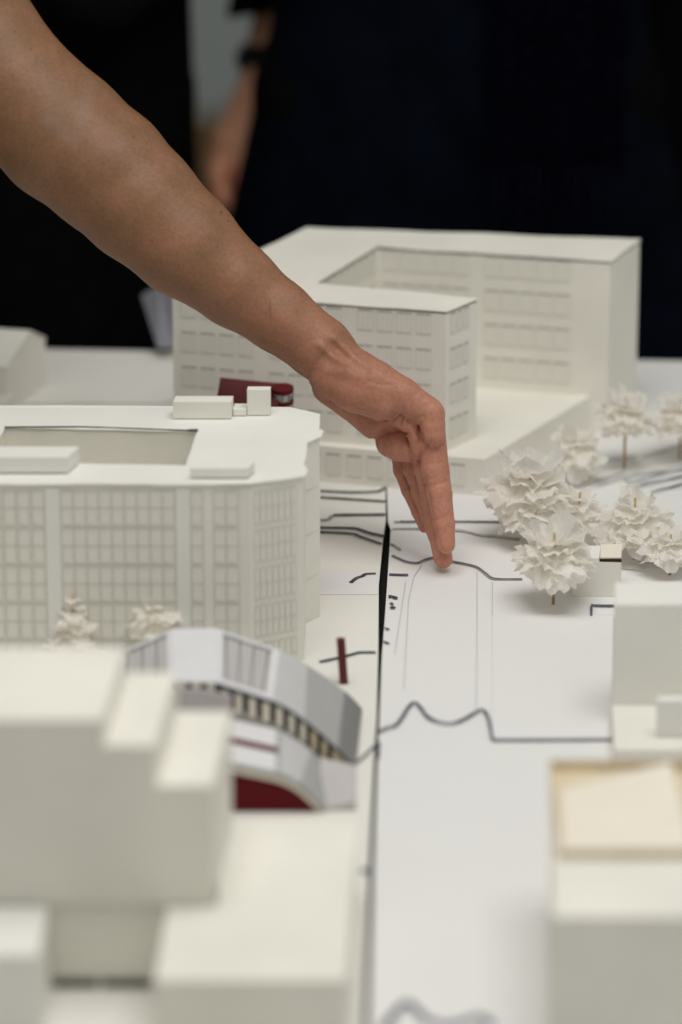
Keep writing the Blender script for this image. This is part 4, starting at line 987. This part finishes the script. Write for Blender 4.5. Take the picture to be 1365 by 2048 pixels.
# sleeve, hanging forearm and hand of the middle person (working frame at its own depth)
WB = 3.68
def to_world_b(q):
    q = np.asarray(q, np.float64); w = WB + q[..., 2:3] * (WB / F)
    return nC + w * (nFW + nRT * ((q[..., 0:1] - 682.5) / F) + nUP * ((1024 - q[..., 1:2]) / F))
def harm(p):
    d = chain(p, [(600, -160, 60, 62), (560, 0, 20, 48), (535, 90, 0, 40), (520, 150, -6, 37), (505, 205, -8, 42), (470, 290, -10, 48), (450, 335, -8, 40)], 8)
    for pts in ([(452, 318, -34, 24), (436, 352, -52, 21), (446, 396, -58, 18), (468, 420, -50, 15)], [(460, 330, -10, 23), (452, 372, -22, 20), (464, 412, -28, 17), (484, 428, -20, 14)], [(474, 332, 14, 22), (468, 376, 6, 19), (480, 412, 2, 16), (498, 424, 6, 13)], [(486, 330, 36, 19), (484, 368, 32, 16), (494, 398, 30, 14), (508, 406, 32, 11)], [(500, 262, -36, 22), (484, 320, -56, 19), (482, 362, -62, 16), (490, 384, -60, 13)]):
        d = smin(d, chain(p, pts, 5), 6)
    return d
v, fa_ = mesh_sdf(harm, (380, -220, -130), (700, 460, 140), 4.0)
mesh_from('forearm', to_world_b(v) - np.array(ORI[pM.name]), fa_[:, ::-1], M_skin2, pM, {'flush': np.interp(v[:, 1], [100, 300, 400], [.25, .4, .75]), 'mole': np.zeros(len(v)), 'vein': np.zeros(len(v))})
v, fa_ = mesh_sdf(lambda p: np.maximum(chain(p, [(640, -420, 110, 110), (590, -160, 60, 84), (530, -20, 15, 66), (515, 32, 5, 62)], 10), (p[:, 1] - 30) + .16 * (p[:, 0] - 500)), (380, -560, -160), (800, 120, 260), 6.0)
mesh_from('sleeve', to_world_b(v) - np.array(ORI[pM.name]), fa_[:, ::-1], M_black, pM)
wt = thing('wristwatch', 'dark wristwatch with a bluish face on the hanging wrist in the background', 'watch', tuple(to_world_b(np.array([520., 115, -4]))))
v, fa_ = mesh_sdf(lambda p: np.maximum(np.maximum(rcone(p, (545, 60, 2), 45, (515, 170, -8), 43), -(rcone(p, (545, 60, 2), 40, (515, 170, -8), 38))), np.abs((p[:, 1] - 112) - .15 * (p[:, 0] - 520)) - 22), (450, 50, -80), (600, 180, 80), 3.0)
mesh_from('strap', to_world_b(v) - np.array(ORI[wt.name]), fa_[:, ::-1], M_watch, wt)
v, fa_ = mesh_sdf(lambda p: ellip(p, (490, 116, -16), (16, 30, 30)), (450, 60, -70), (540, 170, 50), 3.0)
wc = mesh_from('case', to_world_b(v) - np.array(ORI[wt.name]), fa_[:, ::-1], M_watch, wt)
v, fa_ = mesh_sdf(lambda p: ellip(p, (481, 116, -24), (10, 19, 21)), (450, 60, -70), (540, 170, 50), 2.0)
mesh_from('dial', to_world_b(v) - np.array(ORI[wt.name]), fa_[:, ::-1], M_wface, wc)
# scarf with a fringe hanging over the navy coat
sc_ = thing('scarf', 'dark navy scarf with a fringed end over the navy coat', 'scarf', (.17, yB - .14, .05))
bm = bmesh.new(); n_ = 12; gr = [[bm.verts.new((.12 + .11 * i / n_, yB - .150 - .006 * math.sin(i * 1.3) , .075 + .5 * j / 8)) for i in range(n_ + 1)] for j in range(9)]
for j in range(8):
    for i in range(n_): bm.faces.new((gr[j][i], gr[j][i + 1], gr[j + 1][i + 1], gr[j + 1][i]))
bmesh.ops.solidify(bm, geom=bm.faces[:], thickness=.004); obj('scarf_cloth', bm, M_scarf, sc_)
bm = bmesh.new()
for i in range(16):
    x = .122 + .108 * i / 15; tube(bm, [(x, yB - .152, .08), (x + random.uniform(-.004, .004), yB - .155, .05), (x + random.uniform(-.006, .006), yB - .153, .025)], [.0022, .0024, .0014], 6)
fr_ = obj('fringe', bm, M_scarf, sc_)
# tilted paper at the far table edge
q4 = [Yp(316, 696, 3.085), Yp(352, 696, 3.085), Yp(352, 570, 3.10), Yp(318, 570, 3.115), Yp(283, 590, 3.13)]
bm = bmesh.new(); f0 = [bm.verts.new(p) for p in q4]; f1 = [bm.verts.new(p + Vector((0, .0006, 0))) for p in q4]
bm.faces.new(f0); bm.faces.new(f1[::-1])
for i in range(5): bm.faces.new((f0[i], f0[(i + 1) % 5], f1[(i + 1) % 5], f1[i]))
tag(obj('paper_sheet', bm, M_shadep), 'tilted shade-toned lilac sheet of paper at the far table edge beside the courtyard block', 'paper')

# body of the reaching person, outside the picture on the left
sh_ = to_world(np.array([-330., -360, 190])); sx, sy, sz = sh_
figure_part('shirt', lambda p: smin(smin(chain(p, [(sx - .30, sy + .02, FLZ + .95, .15), (sx - .22, sy + .01, FLZ + 1.15, .155), (sx - .15, sy, sz + .03, .13)], .05), chain(p, [(sx - .12, sy + .02, sz + .06, .10), (sx + .01, sy, sz, .075)], .04), .05), chain(p, [(sx - .26, sy + .2, sz + .02, .075), (sx - .22, sy + .22, sz - .22, .06)], .03), .05), (sx - .6, sy - .3, FLZ + .7), (sx + .15, sy + .4, sz + .3), .014, M_black, man)
hx, hy, hz = sx - .06, sy + .02, sz + .24
v, fa_ = mesh_sdf(lambda p: smin(smin(ellip(p, (hx, hy, hz), (.092, .076, .115)), rcone(p, (hx - .06, hy, sz + .07), .055, (hx - .02, hy, hz - .06), .052), .03), ellip(p, (hx + .092, hy, hz - .02), (.022, .014, .024)), .012), (hx - .3, hy - .2, sz - .05), (hx + .2, hy + .2, hz + .2), .009)
mesh_from('head', v - np.array(ORI[man.name]), fa_[:, ::-1], M_skin2, man, {'flush': np.full(len(v), .2), 'mole': np.zeros(len(v)), 'vein': np.zeros(len(v))})
figure_part('hair', lambda p: np.maximum(ellip(p, (hx - .014, hy, hz + .02), (.104, .088, .114)), -(p[:, 2] - hz - (p[:, 0] - hx) * .9 + .01)), (hx - .2, hy - .2, hz - .2), (hx + .2, hy + .2, hz + .2), .01, M_head, man)
lx, ly = sx - .34, sy + .03
figure_part('trousers', lambda p: smin(chain(p, [(lx, ly - .1, FLZ + .07, .05), (lx, ly - .1, FLZ + .48, .062), (lx + .02, ly - .08, FLZ + .9, .095)], .03), chain(p, [(lx, ly + .1, FLZ + .07, .05), (lx, ly + .1, FLZ + .48, .062), (lx + .02, ly + .08, FLZ + .9, .095)], .03), .05), (lx - .25, ly - .3, FLZ), (lx + .25, ly + .3, FLZ + 1.08), .014, M_black, man)
for s in (-1, 1):
    figure_part('shoe', lambda p: ellip(p, (lx + .06, ly + s * .1, FLZ + .045), (.14, .05, .045)), (lx - .2, ly - .3, FLZ - .02), (lx + .35, ly + .3, FLZ + .15), .012, M_black, man)
